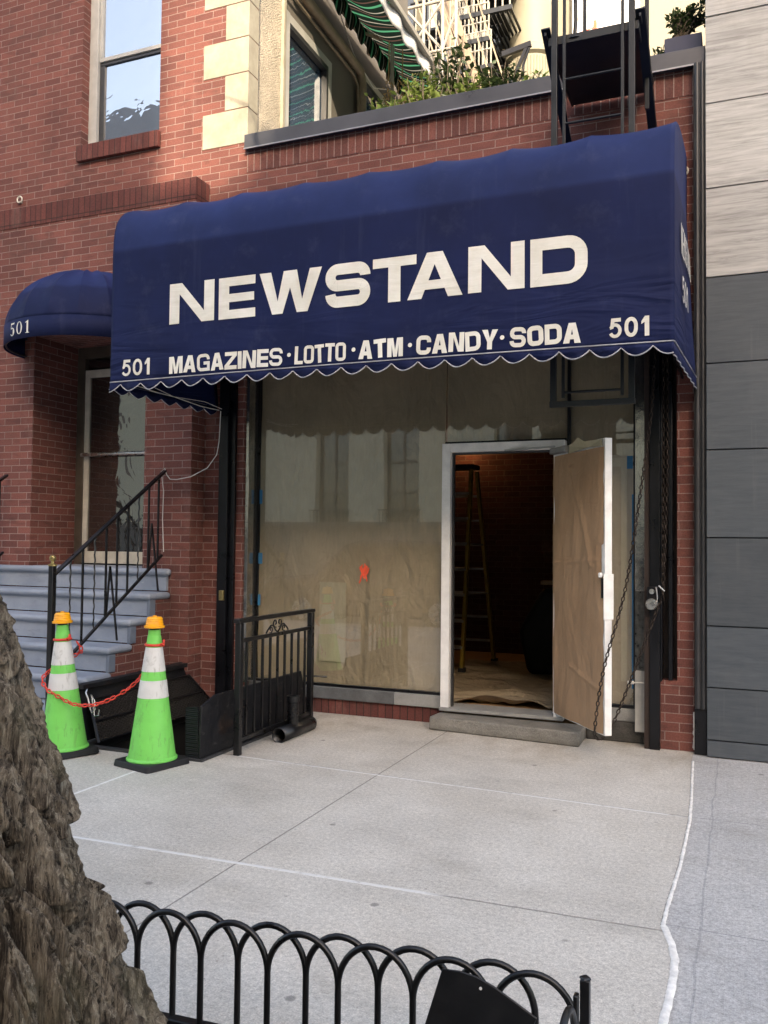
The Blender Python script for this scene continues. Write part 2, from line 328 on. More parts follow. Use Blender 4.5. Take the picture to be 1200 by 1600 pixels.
# plain dark glazing that mirrors the street, clear glazing for the shop front
def glass_dark(name, col, refl=1.5, rough=0.02, wav=0.0):
    t = NT(name); t.set(col, rough, 0, 0.5, IOR=refl)
    if wav: t.bump(t.noise(1.0, 2, 0.5, t.mapv(t.obj(), (3, 3, 3)), dist=1.5), wav, 0.05)
    M[name] = t.m
def glass_mirror(name, col, fac, wav, scale=(3, 3, 3)):
    t = NT(name); g = t.node('ShaderNodeBsdfGlossy'); g.inputs['Roughness'].default_value = 0.015; t.set(col, 0.3, 0, 0.3)
    b_ = t.node('ShaderNodeBump'); b_.inputs['Strength'].default_value = wav; b_.inputs['Distance'].default_value = 0.05
    t.link(t.noise(1.0, 2, 0.5, t.mapv(t.obj(), scale), dist=1.5), b_.inputs['Height']); t.link(b_.outputs[0], g.inputs['Normal'])
    mx = t.node('ShaderNodeMixShader'); mx.inputs[0].default_value = fac; t.link(t.b.outputs[0], mx.inputs[1]); t.link(g.outputs[0], mx.inputs[2]); t.link(mx.outputs[0], t.n['Material Output'].inputs[0]); M[name] = t.m
glass_mirror('window_glass', (0.075, 0.125, 0.21), 0.50, 0.03)  # blue base colour carries the reflection of the sky
glass_mirror('door_glass', (0.022, 0.018, 0.016), 0.22, 0.05)
glass_dark('far_glass', (0.03, 0.035, 0.04), 1.8, 0.05)
t = NT('shop_glass')
tr = t.node('ShaderNodeBsdfTransparent'); gl = t.node('ShaderNodeBsdfGlossy'); gl.inputs['Roughness'].default_value = 0.006
fr = t.node('ShaderNodeFresnel'); fr.inputs['IOR'].default_value = 1.5
bp = t.node('ShaderNodeBump'); bp.inputs['Strength'].default_value = 0.008; bp.inputs['Distance'].default_value = 0.05
t.link(t.noise(1.3, 2, 0.5), bp.inputs['Height']); t.link(bp.outputs[0], gl.inputs['Normal'])
geo = t.node('ShaderNodeNewGeometry')                             # reflect on the street side only, so the thin pane lets light through
mx = t.node('ShaderNodeMixShader'); t.link(t.math('MULTIPLY', t.math('MULTIPLY', fr.outputs[0], 3.6, clamp=True), t.math('SUBTRACT', 1.0, geo.outputs['Backfacing'])), mx.inputs[0])
t.link(tr.outputs[0], mx.inputs[1]); t.link(gl.outputs[0], mx.inputs[2])
t.link(mx.outputs[0], t.n['Material Output'].inputs[0]); M['shop_glass'] = t.m
def paper(name, a, b_, wr):
    t = NT(name)
    c = t.mix(t.rng(t.noise(1.4, 5, 0.6), 0.35, 0.68), a, b_)
    c = t.mix(1.0, c, rgb(t, t.rng(t.noise(1.0, 3, 0.6, t.mapv(t.obj(), (60, 60, 9))), 0.3, 0.7, 0.94, 1.05)), 'MULTIPLY')
    t.set(c, 0.75, 0, 0.25)
    h = t.math('ADD', t.noise(1.0, 3, 0.5, t.mapv(t.obj(), (3.4, 3.4, 1.6)), dist=1.2), t.math('MULTIPLY', t.noise(6, 5, 0.6, dist=0.8), 0.25))
    t.bump(h, wr, 0.05); M[name] = t.m
paper('kraft_paper', (0.42, 0.275, 0.165), (0.34, 0.215, 0.125), 0.6)
paper('window_paper', (0.40, 0.335, 0.225), (0.31, 0.262, 0.175), 1.0)
paper('window_patch_paper', (0.44, 0.40, 0.28), (0.38, 0.345, 0.235), 0.5)
paper('drop_cloth', (0.36, 0.295, 0.20), (0.25, 0.20, 0.135), 1.0)
t = NT('amber_lens')
t.set((0.95, 0.42, 0.012), 0.2, 0, 0.5); M['amber_lens'] = t.m
# striped terrace awning cloth: green, white and dark stripes, sun shines through
t = NT('striped_canvas'); X, Y, Z = t.xyz()
ph = t.math('FRACT', t.math('MULTIPLY', t.math('MULTIPLY_ADD', X, 0.85, Y), 4.2))
c = t.mix(t.rng(ph, 0.20, 0.22), (0.012, 0.022, 0.017), (0.42, 0.42, 0.37))
c = t.mix(t.rng(ph, 0.26, 0.28), c, (0.012, 0.02, 0.016)); c = t.mix(t.rng(ph, 0.46, 0.48), c, (0.11, 0.07, 0.06)); c = t.mix(t.rng(ph, 0.54, 0.56), c, (0.012, 0.022, 0.017))
c = t.mix(t.rng(ph, 0.76, 0.78), c, (0.09, 0.36, 0.20)); c = t.mix(t.rng(ph, 0.88, 0.90), c, (0.012, 0.022, 0.017))
df = t.node('ShaderNodeBsdfDiffuse'); tl = t.node('ShaderNodeBsdfTranslucent'); mx = t.node('ShaderNodeMixShader'); mx.inputs[0].default_value = 0.38
t.link(c, df.inputs[0]); t.link(c, tl.inputs[0]); t.link(df.outputs[0], mx.inputs[1]); t.link(tl.outputs[0], mx.inputs[2])
t.link(mx.outputs[0], t.n['Material Output'].inputs[0]); M['striped_canvas'] = t.m
# open diamond mesh plate: raised diamond pattern
t = NT('diamond_plate'); X, Y, Z = t.xyz()
a = t.math('FRACT', t.math('MULTIPLY', t.math('ADD', Y, t.math('MULTIPLY', Z, 1.6)), 24)); b = t.math('FRACT', t.math('MULTIPLY', t.math('SUBTRACT', Y, t.math('MULTIPLY', Z, 1.6)), 24))
g = t.math('MAXIMUM', t.rng(t.math('ABSOLUTE', t.math('SUBTRACT', a, 0.5)), 0.30, 0.42), t.rng(t.math('ABSOLUTE', t.math('SUBTRACT', b, 0.5)), 0.30, 0.42))
t.set(t.mix(g, (0.002, 0.002, 0.0025), (0.012, 0.012, 0.013)), 0.42, 0.2, 0.5); t.bump(g, 1.0, 0.006); M['diamond_plate'] = t.m
# leaves
def leafmat(name, a, b_, tr=0.35):
    t = NT(name); c = t.mix(t.rng(t.noise(3.5, 3, 0.6), 0.35, 0.65), a, b_)
    t.set(c, 0.45, 0, 0.4)
    tl = t.node('ShaderNodeBsdfTranslucent'); t.link(c, tl.inputs[0]); mx = t.node('ShaderNodeMixShader'); mx.inputs[0].default_value = tr
    t.link(t.b.outputs[0], mx.inputs[1]); t.link(tl.outputs[0], mx.inputs[2]); t.link(mx.outputs[0], t.n['Material Output'].inputs[0]); M[name] = t.m
leafmat('leaf_light', (0.17, 0.22, 0.05), (0.10, 0.15, 0.035))
leafmat('leaf_dark', (0.055, 0.085, 0.03), (0.035, 0.055, 0.022), 0.2)
# bark of the street tree
t = NT('bark'); X, Y, Z = t.xyz()
n = t.noise(1.0, 7, 0.72, t.mapv(t.obj(), (34, 34, 5), rot=(0, R(-24), 0)), dist=0.8); n2 = t.noise(1.0, 6, 0.78, t.mapv(t.obj(), (75, 75, 17), rot=(0, R(-24), 0)), dist=0.6); n3 = t.noise(5, 4, 0.6)
c = t.mix(t.rng(n, 0.40, 0.60), (0.060, 0.043, 0.030), (0.35, 0.285, 0.205))
c = t.mix(t.rng(n2, 0.53, 0.62, 0, 0.75), c, (0.55, 0.475, 0.36)); c = t.mix(t.rng(n2, 0.46, 0.39, 0, 0.9), c, (0.018, 0.013, 0.009))
c = t.mix(t.rng(n3, 0.55, 0.7, 0, 0.3), c, (0.20, 0.195, 0.11))
t.set(c, 0.8, 0, 0.35); t.bump(t.math('ADD', t.math('MULTIPLY', n2, 1.0), t.math('MULTIPLY', n, 1.2)), 1.0, 0.03); M['bark'] = t.m
simple('dark_concrete', (0.075, 0.072, 0.066), 0.9, 0.0, 0.5, 9, 0.8, 50, 0.008, fine=0.3)
simple('slate_sill', (0.12, 0.125, 0.13), 0.6, 0.0, 0.35, 7, 0.3, 40, 0.003, fine=0.15)
simple('hatch_steel', (0.020, 0.021, 0.024), 0.5, 0.2, 0.4, 8, 0.3)

# ------------------------------------------------------------------ mesh helpers
class MB:
    """collects shapes (world metres) and links them as ONE mesh object"""
    def __init__(s): s.v = []; s.f = []; s.rot = []; s.r = 0
    def add(s, vs, fs):
        o = len(s.v); s.v += [tuple(q) for q in vs]; s.f += [tuple(i+o for i in q) for q in fs]; s.rot += [s.r]*len(fs); return s
    def box(s, x0, x1, y0, y1, z0, z1, m=None):
        vs = [(x, y, z) for z in (z0, z1) for y in (y0, y1) for x in (x0, x1)]
        if m is not None: vs = [tuple(m @ Vector(q)) for q in vs]
        return s.add(vs, [(0, 2, 3, 1), (4, 5, 7, 6), (0, 1, 5, 4), (2, 6, 7, 3), (0, 4, 6, 2), (1, 3, 7, 5)])
    def bar(s, a, b, wx, wy, up=(0, 0, 1)):
        """square bar from a to b"""
        a = Vector(a); b = Vector(b); d = (b-a).normalized(); up = Vector(up)
        if abs(d.dot(up)) > 0.98: up = Vector((0, 1, 0))
        x = d.cross(up).normalized(); y = x.cross(d).normalized(); vs = []
        for p in (a, b):
            for sx, sy in ((-1, -1), (1, -1), (1, 1), (-1, 1)): vs.append(p + x*sx*wx/2 + y*sy*wy/2)
        return s.add(vs, [(3, 2, 1, 0), (4, 5, 6, 7), (0, 1, 5, 4), (1, 2, 6, 5), (2, 3, 7, 6), (3, 0, 4, 7)])
    def tube(s, pts, rad, n=8, closed=False, caps=True):
        pts = [Vector(p) for p in pts]; N = len(pts); rads = rad if isinstance(rad, (list, tuple)) else [rad]*N
        ref = None; vs = []; 
        for i, p in enumerate(pts):
            if closed: d = pts[(i+1) % N]-pts[i-1]
            else: d = pts[min(i+1, N-1)]-pts[max(i-1, 0)]
            d.normalize()
            if ref is None:
                ref = Vector((0, 0, 1)) if abs(d.z) < 0.9 else Vector((1, 0, 0))
            x = (ref - d*ref.dot(d)); 
            if x.length < 1e-6: x = d.orthogonal()
            x.normalize(); ref = x; y = d.cross(x)
            for k in range(n):
                a = 2*math.pi*k/n; vs.append(p + (x*math.cos(a)+y*math.sin(a))*rads[i])
        fs = []
        for i in range(N if closed else N-1):
            j = (i+1) % N
            for k in range(n): fs.append((i*n+k, i*n+(k+1) % n, j*n+(k+1) % n, j*n+k))
        if caps and not closed: fs += [tuple(range(n-1, -1, -1)), tuple((N-1)*n+k for k in range(n))]
        return s.add(vs, fs)
    def lathe(s, prof, c=(0, 0, 0), n=28, a0=0.0, a1=2*math.pi, sx=1.0, sy=1.0):
        full = abs(a1-a0-2*math.pi) < 1e-6; m = n if full else n+1; vs = []
        for r_, z in prof:
            for k in range(m):
                a = a0+(a1-a0)*k/n; vs.append((c[0]+sx*r_*math.cos(a), c[1]+sy*r_*math.sin(a), c[2]+z))
        fs = []
        for i in range(len(prof)-1):
            for k in range(n): fs.append((i*m+k, i*m+(k+1) % m, (i+1)*m+(k+1) % m, (i+1)*m+k))
        if full:
            if prof[0][0] > 1e-5: fs.append(tuple(range(n-1, -1, -1)))
            if prof[-1][0] > 1e-5: fs.append(tuple((len(prof)-1)*m+k for k in range(n)))
        return s.add(vs, fs)
    def prism(s, poly, fn, d0, d1):
        """polygon (2D) extruded: fn(a, b, d) -> xyz"""
        n = len(poly); vs = [fn(a, b, d0) for a, b in poly]+[fn(a, b, d1) for a, b in poly]
        return s.add(vs, [tuple(range(n-1, -1, -1)), tuple(range(n, 2*n))]+[(i, (i+1) % n, (i+1) % n+n, i+n) for i in range(n)])
    def grid(s, fn, nu, nv):
        vs = [fn(i/nu, j/nv) for j in range(nv+1) for i in range(nu+1)]; q = nu+1
        return s.add(vs, [(j*q+i, j*q+i+1, (j+1)*q+i+1, (j+1)*q+i) for j in range(nv) for i in range(nu)])
    def sphere(s, c, r_, n=12, m=8):
        return s.lathe([(r_*math.sin(math.pi*i/m) if 0 < i < m else 1e-6, -r_*math.cos(math.pi*i/m)) for i in range(m+1)], c, n)
    def build(s, name, mat, parent=None, smooth=None, bevel=0.0, solid=0.0, fixn=True, uvrot=False):
        me = bpy.data.meshes.new(name); me.from_pydata(s.v, [], s.f); me.update()
        if fixn:
            bm = bmesh.new(); bm.from_mesh(me); bmesh.ops.recalc_face_normals(bm, faces=bm.faces); bm.to_mesh(me); bm.free()
        uvl = me.uv_layers.new(name='UVMap')
        for p in me.polygons:
            n = p.normal; ax = max(range(3), key=lambda i: abs(n[i])); ro = s.rot[p.index] if p.index < len(s.rot) else 0
            for li in p.loop_indices:
                c = me.vertices[me.loops[li].vertex_index].co
                q = (c.y, c.z) if ax == 0 else ((c.x, c.z) if ax == 1 else (c.x, c.y))
                uvl.data[li].uv = (q[1], q[0]) if ro else q
        me.materials.append(M[mat] if isinstance(mat, str) else mat)
        o = bpy.data.objects.new(name, me); COL.objects.link(o)
        if parent is not None:
            o.parent = parent; o.location = -wloc(parent)
        if smooth is not None:
            for p in me.polygons: p.use_smooth = True
            me.set_sharp_from_angle(angle=R(smooth))
        if solid:
            md = o.modifiers.new('thickness', 'SOLIDIFY'); md.thickness = solid; md.offset = 0
        if bevel:
            md = o.modifiers.new('bevel', 'BEVEL'); md.width = bevel; md.segments = 2; md.limit_method = 'ANGLE'; md.angle_limit = R(40)
            for p in me.polygons: p.use_smooth = True
            me.set_sharp_from_angle(angle=R(50))
        return o
def wloc(o):
    v = Vector((0, 0, 0))
    while o is not None: v += o.location; o = o.parent
    return v
def tag(o, label, cat, group=None):
    o['label'] = label; o['category'] = cat
    if group: o['group'] = group
    return o
def thing(name, label, cat, loc=(0, 0, 0), group=None):
    o = bpy.data.objects.new(name, None); COL.objects.link(o); o.location = loc; o.empty_display_size = 0.1
    return tag(o, label, cat, group)
def struct(o): o['kind'] = 'structure'; return o
def copy_tree(o, parent=None):
    c = o.copy(); COL.objects.link(c); c.parent = parent
    for ch in list(o.children): copy_tree(ch, c)
    return c
def links(mb, pts, L, wd, rad, n=6):
    """chain links laid along a polyline; every second link turned a quarter"""
    pts = [Vector(p) for p in pts]; seg = [(pts[i+1]-pts[i]).length for i in range(len(pts)-1)]; tot = sum(seg)
    cnt = max(2, int(tot/(L*0.74))); k = 0; acc = 0
    for i in range(cnt):
        d = tot*(i+0.5)/cnt
        while k < len(seg)-1 and acc+seg[k] < d: acc += seg[k]; k += 1
        p = pts[k]+(pts[k+1]-pts[k])*((d-acc)/max(seg[k], 1e-9)); t_ = (pts[k+1]-pts[k]).normalized()
        a = t_.cross(Vector((0.83, 0.31, 0.46))).normalized(); b = t_.cross(a)
        s_ = (a*math.cos(0.5)+b*math.sin(0.5)) if i % 2 else (-a*math.sin(0.5)+b*math.cos(0.5))
        ring = []
        for q in range(8):
            an = 2*math.pi*q/8; ring.append(p + t_*(math.cos(an)*(L/2-rad)) + s_*(math.sin(an)*(wd/2-rad)))
        mb.tube(ring, rad, n, closed=True)
    return mb
def catenary(a, b, sag, n=24):
    a = Vector(a); b = Vector(b); return [a.lerp(b, i/n) - Vector((0, 0, sag*4*(i/n)*(1-i/n))) for i in range(n+1)]

# ------------------------------------------------------------------ ground
HX0, HX1, HY0, HY1 = -4.10, -3.12, -1.70, -0.22      # cellar hatch hole
SEAM = [(-0.006, 0.6), (-0.006, -0.30), (0.028, -1.149), (0.046, -1.68), (0.042, -2.415), (0.022, -2.975), (0.021, -3.141), (0.064, -3.303), (0.085, -3.432), (0.088, -3.63), (0.079, -3.893), (0.06, -4.4), (0.05, -5.2), (0.05, -7.6)]
g = MB()
g.add([(HX0, HY0, 0), (HX0, 0.6, 0), (-30, 0.6, 0), (-30, HY0, 0)], [(0, 1, 2, 3)])
g.add([(HX0, HY1, 0), (HX1, HY1, 0), (HX1, 0.6, 0), (HX0, 0.6, 0)], [(0, 1, 2, 3)])
TP = (-2.1, -0.25, -6.7, -4.55)                       # tree pit x0,x1,y0,y1
g.add([(-30, HY0, 0), (-30, TP[3], 0), (TP[0], TP[3], 0), (HX1, HY0, 0)], [(0, 1, 2, 3)])
g.add([(-30, TP[3], 0), (-30, -7.6, 0), (TP[0], -7.6, 0), (TP[0], TP[3], 0)], [(0, 1, 2, 3)])
g.add([(TP[0], TP[2], 0), (TP[0], -7.6, 0), (TP[1], -7.6, 0), (TP[1], TP[2], 0)], [(0, 1, 2, 3)])
strip = [(HX1, 0.6), (HX1, HY0)] 
right = [(x, y) for x, y in SEAM if y > TP[3]]; 
g.add([(HX1, 0.6, 0), (HX1, HY0, 0), (TP[0], TP[3], 0), (TP[1], TP[3], 0)] + [(x, y, 0) for x, y in reversed(right)], [tuple(range(4+len(right)))])
low = [(x, y) for x, y in SEAM if y < -4.3]
g.add([(TP[1], TP[3], 0), (TP[1], -7.6, 0)] + [(x, y, 0) for x, y in reversed(low)], [tuple(range(2+len(low)))])
struct(g.build('sidewalk', 'sidewalk_old', fixn=False))
for p in bpy.data.objects['sidewalk'].data.polygons: pass
g = MB(); g.add([(x, y, -0.004) for x, y in SEAM] + [(30, -7.6, -0.004), (30, 0.6, -0.004)], [tuple(range(len(SEAM)+2))])
struct(g.build('pavement', 'sidewalk_new', fixn=False))
# jagged white sealant between the two pavements
g = MB(); pts = []
for i in range(1, len(SEAM)-1):
    (x0, y0), (x1, y1) = SEAM[i], SEAM[i+1]; n = max(1, int(abs(y1-y0)/0.012))
    for k in range(n): pts.append((x0+(x1-x0)*k/n, y0+(y1-y0)*k/n))
vs = []; fs = []
for i, (x, y) in enumerate(pts):
    big = 0.006 if -4.6 < y < -3.15 else 0.0
    wl = 0.008+big + 0.004*mnoise.noise((x*9, y*22, 0)) + 0.003*mnoise.noise((0, y*90, 3)); wr = 0.009+big + 0.003*mnoise.noise((7, y*16, 0)) + 0.003*mnoise.noise((2, y*110, 3))
    vs += [(x+0.010-wl, y, 0.0015), (x+0.010-wl*0.7, y, 0.0045), (x+0.010+wr*0.7, y, 0.0045), (x+0.010+wr, y, 0.0015)]
    if i: k = 4*i; fs += [(k-4+j, k-3+j, k+1+j, k+j) for j in range(3)]
g.add(vs, fs); struct(g.build('pavement_joint', 'white_caulk', smooth=60))
g = MB(); g.add([(TP[0], TP[2], -0.03), (TP[1], TP[2], -0.03), (TP[1], TP[3], -0.03), (TP[0], TP[3], -0.03)], [(0, 1, 2, 3)])
struct(g.build('tree_pit_soil', 'soil'))
g = MB(); g.box(-30, 30, -7.75, -7.6, -0.3, 0.0); struct(g.build('kerb', 'granite', bevel=0.012))
g = MB(); g.add([(-120, -60, -0.14), (120, -60, -0.14), (120, -7.75, -0.14), (-120, -7.75, -0.14)], [(0, 1, 2, 3)]); struct(g.build('road', 'asphalt'))
g = MB(); g.add([(-120, -20.5, 0.0), (120, -20.5, 0.0), (120, -24.0, 0), (-120, -24.0, 0)], [(0, 1, 2, 3)]); g.box(-120, 120, -20.5, -20.3, -0.3, 0.0)
struct(g.build('far_sidewalk', 'granite'))
g = MB(); g.add([(-200, -200, -1.9), (200, -200, -1.9), (200, 200, -1.9), (-200, 200, -1.9)], [(0, 1, 2, 3)]); struct(g.build('ground', 'soil'))

# ------------------------------------------------------------------ storefront building
SB = thing('storefront_building', 'low red brick shop with papered windows and open doorway under the long awning', 'building', (-2, 0, 0))
b = MB()
b.box(-4.29, -3.852, 0, 0.30, 0, 4.89)                # left pier
b.box(-0.118, 0, 0, 0.30, 0.508, 4.89)                # right pier
b.box(-0.237, 0, 0, 0.30, 0, 0.508)                   # its foot
b.box(-3.852, -0.118, 0, 0.30, 3.12, 4.89)            # over the opening
wall = b.build('wall', 'brick', SB)
b = MB(); b.r = 1; b.box(-3.87, 0.0, -0.004, 0.30, 4.89, 5.09); b.build('soldier_course', 'soldier_brick_pale', SB)
b = MB(); b.box(-3.872, 0.088, -0.055, 0.36, 5.09, 5.222)
cap = b.build('parapet_cap', 'cap_grey', SB, bevel=0.006)
b = MB(); b.box(-3.872, 0.088, -0.064, -0.056, 5.082, 5.094); b.build('drip_edge', 'cap_edge', cap)
# bulkhead: soldier bricks, slate sill
b = MB(); b.r = 1; b.box(-3.85, -2.02, 0.165, 0.30, 0, 0.128); b.build('bulkhead', 'soldier_brick', SB)
b = MB(); b.box(-3.85, -2.42, 0.135, 0.30, 0.128, 0.235); b.build('sill', 'slate_sill', SB, bevel=0.008)
b = MB(); b.box(-2.42, -1.99, 0.137, 0.30, 0.128, 0.232); b.build('sill', 'granite', SB, bevel=0.006)
b = MB(); b.box(-0.975, -0.43, 0.135, 0.30, 0.15, 0.25); b.build('sill', 'granite', SB, bevel=0.008)
b = MB(); b.box(-0.80, -0.30, 0.10, 0.30, 0.0, 0.15); b.build('foundation', 'dark_concrete', SB, bevel=0.01)
# shutter guides, left and right
gd = MB(); gd.box(-4.07, -3.975, -0.075, 0.0, 0, 3.1); gd.box(-3.975, -3.922, -0.035, 0.0, 0, 3.1)
gd = gd.build('shutter_guide', 'column_black', SB, bevel=0.004)
b = MB(); b.box(-4.03, -3.985, -0.10, -0.075, 0.97, 1.06); lk = b.build('lock', 'brass', gd, bevel=0.004)
gd = MB(); gd.box(-0.31, -0.236, -0.06, 0.10, 0.0, 3.1); gd.box(-0.238, -0.222, -0.02, 0.12, 0.50, 3.1); gd.box(-0.18, -0.150, -0.015, 0.12, 0.51, 3.1)
gd = gd.build('shutter_guide', 'column_black', SB, bevel=0.004)
b = MB(); b.box(-0.348, -0.311, -0.045, 0.10, 0.0, 3.1); b.build('rusty_angle', 'rusty_brown', gd)
b = MB(); b.box(-0.222, -0.118, 0.10, 0.16, 0.51, 3.1); b.build('channel_back', 'rusty_brown', gd)
b = MB(); b.box(-0.325, -0.25, -0.085, -0.061, 1.03, 1.20); pl = b.build('lock_plate', 'column_black', gd, bevel=0.006)
b = MB(); b.lathe([(1e-6, 0.05), (0.036, 0.05), (0.042, 0.042), (0.042, 0), (0.03, 0)], (0, 0, 0), 24)
b.v = [(x-0.292, -0.085-z, y+1.072) for x, y, z in b.v]; b.build('lock', 'silver', gd, smooth=40)
b = MB(); b.tube([(-0.255, -0.09, 1.06), (-0.25, -0.10, 1.12), (-0.258, -0.10, 1.20), (-0.24, -0.11, 1.21), (-0.20, -0.10, 1.17)], 0.006, 8); b.build('hasp_rod', 'silver', gd, smooth=60)
b = MB(); b.lathe([(1e-6, 0.03), (0.018, 0.028), (0.02, 0)], (0, 0, 0), 14); b.v = [(x-0.29, -0.085-z, y+1.165) for x, y, z in b.v]; b.build('bolt_head', 'silver', gd, smooth=40)
# metal posts at both ends of the glazing
b = MB(); b.box(-3.852, -3.812, 0.02, 0.17, 0.235, 3.1); b.build('mullion', 'brushed_mullion', SB, bevel=0.003)
b = MB(); b.box(-0.425, -0.352, 0.04, 0.20, 1.16, 3.1); mu = b.build('mullion', 'brushed_mullion', SB, bevel=0.003)
b = MB(); b.box(-0.425, -0.352, 0.04, 0.20, 0.10, 0.56); b.build('mullion_base', 'grey_frame', mu, bevel=0.003)
b = MB(); b.box(-0.425, -0.352, 0.042, 0.20, 0.56, 1.16); b.build('mullion_cover', 'dirty_mullion', mu, bevel=0.003)
def window(x0, x1, z0, z1, patch=None, fr=(1, 1, 1, 1)):
    m = MB(); t_ = 0.022
    if fr[0]: m.box(x0, x0+t_, 0.155, 0.205, z0+t_, z1-t_)
    if fr[1]: m.box(x1-t_, x1, 0.155, 0.205, z0+t_, z1-t_)
    m.box(x0, x1, 0.155, 0.205, z0, z0+t_); m.box(x0, x1, 0.155, 0.205, z1-t_, z1)
    w_ = m.build('shop_window', 'column_black', SB)
    i0 = x0+(t_ if fr[0] else 0); i1 = x1-(t_ if fr[1] else 0)
    q = MB(); q.box(i0, i1, 0.176, 0.182, z0+t_, z1-t_); q.build('glass', 'shop_glass', w_)
    q = MB()
    def pf(u_, v_):
        x = i0+(i1-i0)*u_; z = z0+t_+(z1-z0-2*t_)*v_
        y = 0.203 + 0.014*mnoise.noise((x*2.2, z*1.4, 3)) - 0.016*abs(mnoise.noise((x*2.4+z*1.5, z*2.6, 8)))*(1.3-z*0.3) + 0.004*mnoise.noise((x*9, z*6, 8))
        d_ = x+2.716-0.034*(z-1.3); 
        if 0.29 < z < 1.33 and x < -2: y += 0.016*math.exp(-(d_/0.02)**2)-0.010*math.exp(-((d_-0.035)/0.03)**2)
        return (x, y, z)
    q.grid(pf, max(8, int((i1-i0)/0.02)), max(8, int((z1-z0)/0.05))); q.build('paper', 'window_paper', w_, smooth=80)
    return w_
w1 = window(-3.812, -1.992, 0.235, 3.1, fr=(1, 0, 1, 1))
b = MB(); b.box(-3.16, -2.90, 0.1848, 0.1858, 0.45, 1.15); b.build('patch', 'window_patch_paper', w1)
b = MB()                                             # sprayed orange mark
for i in range(26):
    x = -2.72+rnd.gauss(0, 0.022); z = 1.245+rnd.gauss(0, 0.03); a = rnd.uniform(-0.5, 0.5); l = rnd.uniform(0.015, 0.04)
    m_ = Matrix.Translation((x, 0.1752-0.00004*i, z)) @ Matrix.Rotation(a, 4, 'Y'); b.box(-0.006, 0.006, 0, 0.0001, -l, l, m_)
b.build('spray_mark', 'orange_spray', w1)
b = MB(); b.box(-3.785, -3.745, 0.172, 0.1752, 1.30, 1.40); b.box(-3.782, -3.755, 0.172, 0.1752, 1.85, 1.98); b.box(-3.784, -3.76, 0.172, 0.1752, 0.92, 1.02); b.build('tape', 'blue_tape', w1)
w2 = window(-1.984, -0.968, 2.335, 3.1, fr=(0, 0, 1, 1))
w3 = window(-0.960, -0.427, 0.25, 3.1, fr=(1, 1, 1, 1))
b = MB(); b.box(-0.50, -0.455, 0.171, 0.1752, 2.10, 2.20); b.box(-0.462, -0.450, 0.171, 0.1752, 0.4, 1.9); b.build('tape', 'blue_tape', w3)
b = MB(); b.box(-0.70, -0.50, 0.1848, 0.1858, 2.12, 2.19); b.box(-0.545, -0.50, 0.1848, 0.1858, 0.45, 2.12); b.build('masking_strip', 'window_patch_paper', w3)
# door frame, with the leaf swung out into the street
b = MB(); b.box(-1.986, -1.912, 0.08, 0.22, 0.13, 2.335); b.box(-1.050, -0.966, 0.08, 0.22, 0.15, 2.262); b.box(-1.912, -0.966, 0.08, 0.22, 2.262, 2.335)
df_ = b.build('door_frame', 'white_paint', SB, bevel=0.004)
b = MB(); b.box(-1.912, -1.896, 0.13, 0.17, 0.15, 2.262); b.box(-1.896, -1.05, 0.13, 0.17, 2.246, 2.262); b.build('door_stop', 'charcoal_metal', df_)
b = MB(); b.box(-1.99, -0.97, 0.06, 0.32, 0.125, 0.155); b.build('threshold', 'granite', SB, bevel=0.006)
HNG = Vector((-1.062, 0.115, 0)); U_ = Vector((0.597, -0.802, 0)); N_ = Vector((-0.802, -0.597, 0))
def leafm(): return Matrix(((U_.x, N_.x, 0, HNG.x), (U_.y, N_.y, 0, HNG.y), (0, 0, 1, 0), (0, 0, 0, 1)))
LM = leafm(); DW = 0.835
b = MB(); b.box(0, DW, -0.055, 0.0, 0.172, 2.262, LM); dr = b.build('door', 'white_paint', SB, bevel=0.003)
b = MB()
edge = lambda v_: DW-0.012-0.022*max(0, mnoise.noise((v_*14, 2, 0)))-0.03*(0.55 < v_ < 0.66)
def dp(u_, v_):
    z = 0.185+(2.20-0.185)*v_; x = 0.006+(edge(v_)-0.006)*u_
    y = 0.008 + 0.022*abs(mnoise.noise((x*2.0+z*0.9, z*0.8, 4))) + 0.009*abs(mnoise.noise((x*4.5-z*1.2, z*1.7, 1))) + 0.006*mnoise.noise((x*9, z*4, 6)) + 0.014*max(0, 1-abs(x-0.34-0.42*(2.1-z))/0.05)*(1 if 1.35 < z < 2.1 else 0)
    y += 0.010*max(0, 1-abs(z-1.36-0.05*x)/0.02) + 0.012*max(0, 1-abs(z-0.66+0.22*x)/0.025)*(1 if x > 0.3 else 0)
    y = min(y, 0.03+0.02*math.sin(math.pi*u_)); y = y*min(1, u_*12+0.25)*min(1, (1-u_)*12+0.25)
    return tuple(LM @ Vector((x, y, z)))
b.grid(dp, 60, 150); b.build('paper_cover', 'kraft_paper', dr, smooth=80)
b = MB(); b.box(DW, DW+0.006, -0.065, 0.012, 0.98, 1.30, LM); b.build('strike_plate', 'white_paint', dr, bevel=0.002)
b = MB(); b.box(DW-0.030, DW-0.008, 0.001, 0.016, 1.13, 1.27, LM); hd_ = b.build('handle', 'column_black', dr, bevel=0.003)
b = MB(); b.lathe([(0.012, 0), (0.016, 0.008), (0.016, 0.026), (0.012, 0.034)], tuple(LM @ Vector((DW-0.028, 0.02, 1.275))), 14); b.build('latch_roller', 'white_paint', hd_, smooth=40)
b = MB(); b.box(0.03, 0.30, 0.002, 0.05, 2.215, 2.262, LM); cl_ = b.build('door_closer', 'aluminium', dr, bevel=0.006)
b = MB(); b.bar(LM @ Vector((0.10, 0.035, 2.275)), (-1.45, 0.085, 2.262), 0.022, 0.012); b.build('closer_arm', 'aluminium', cl_)
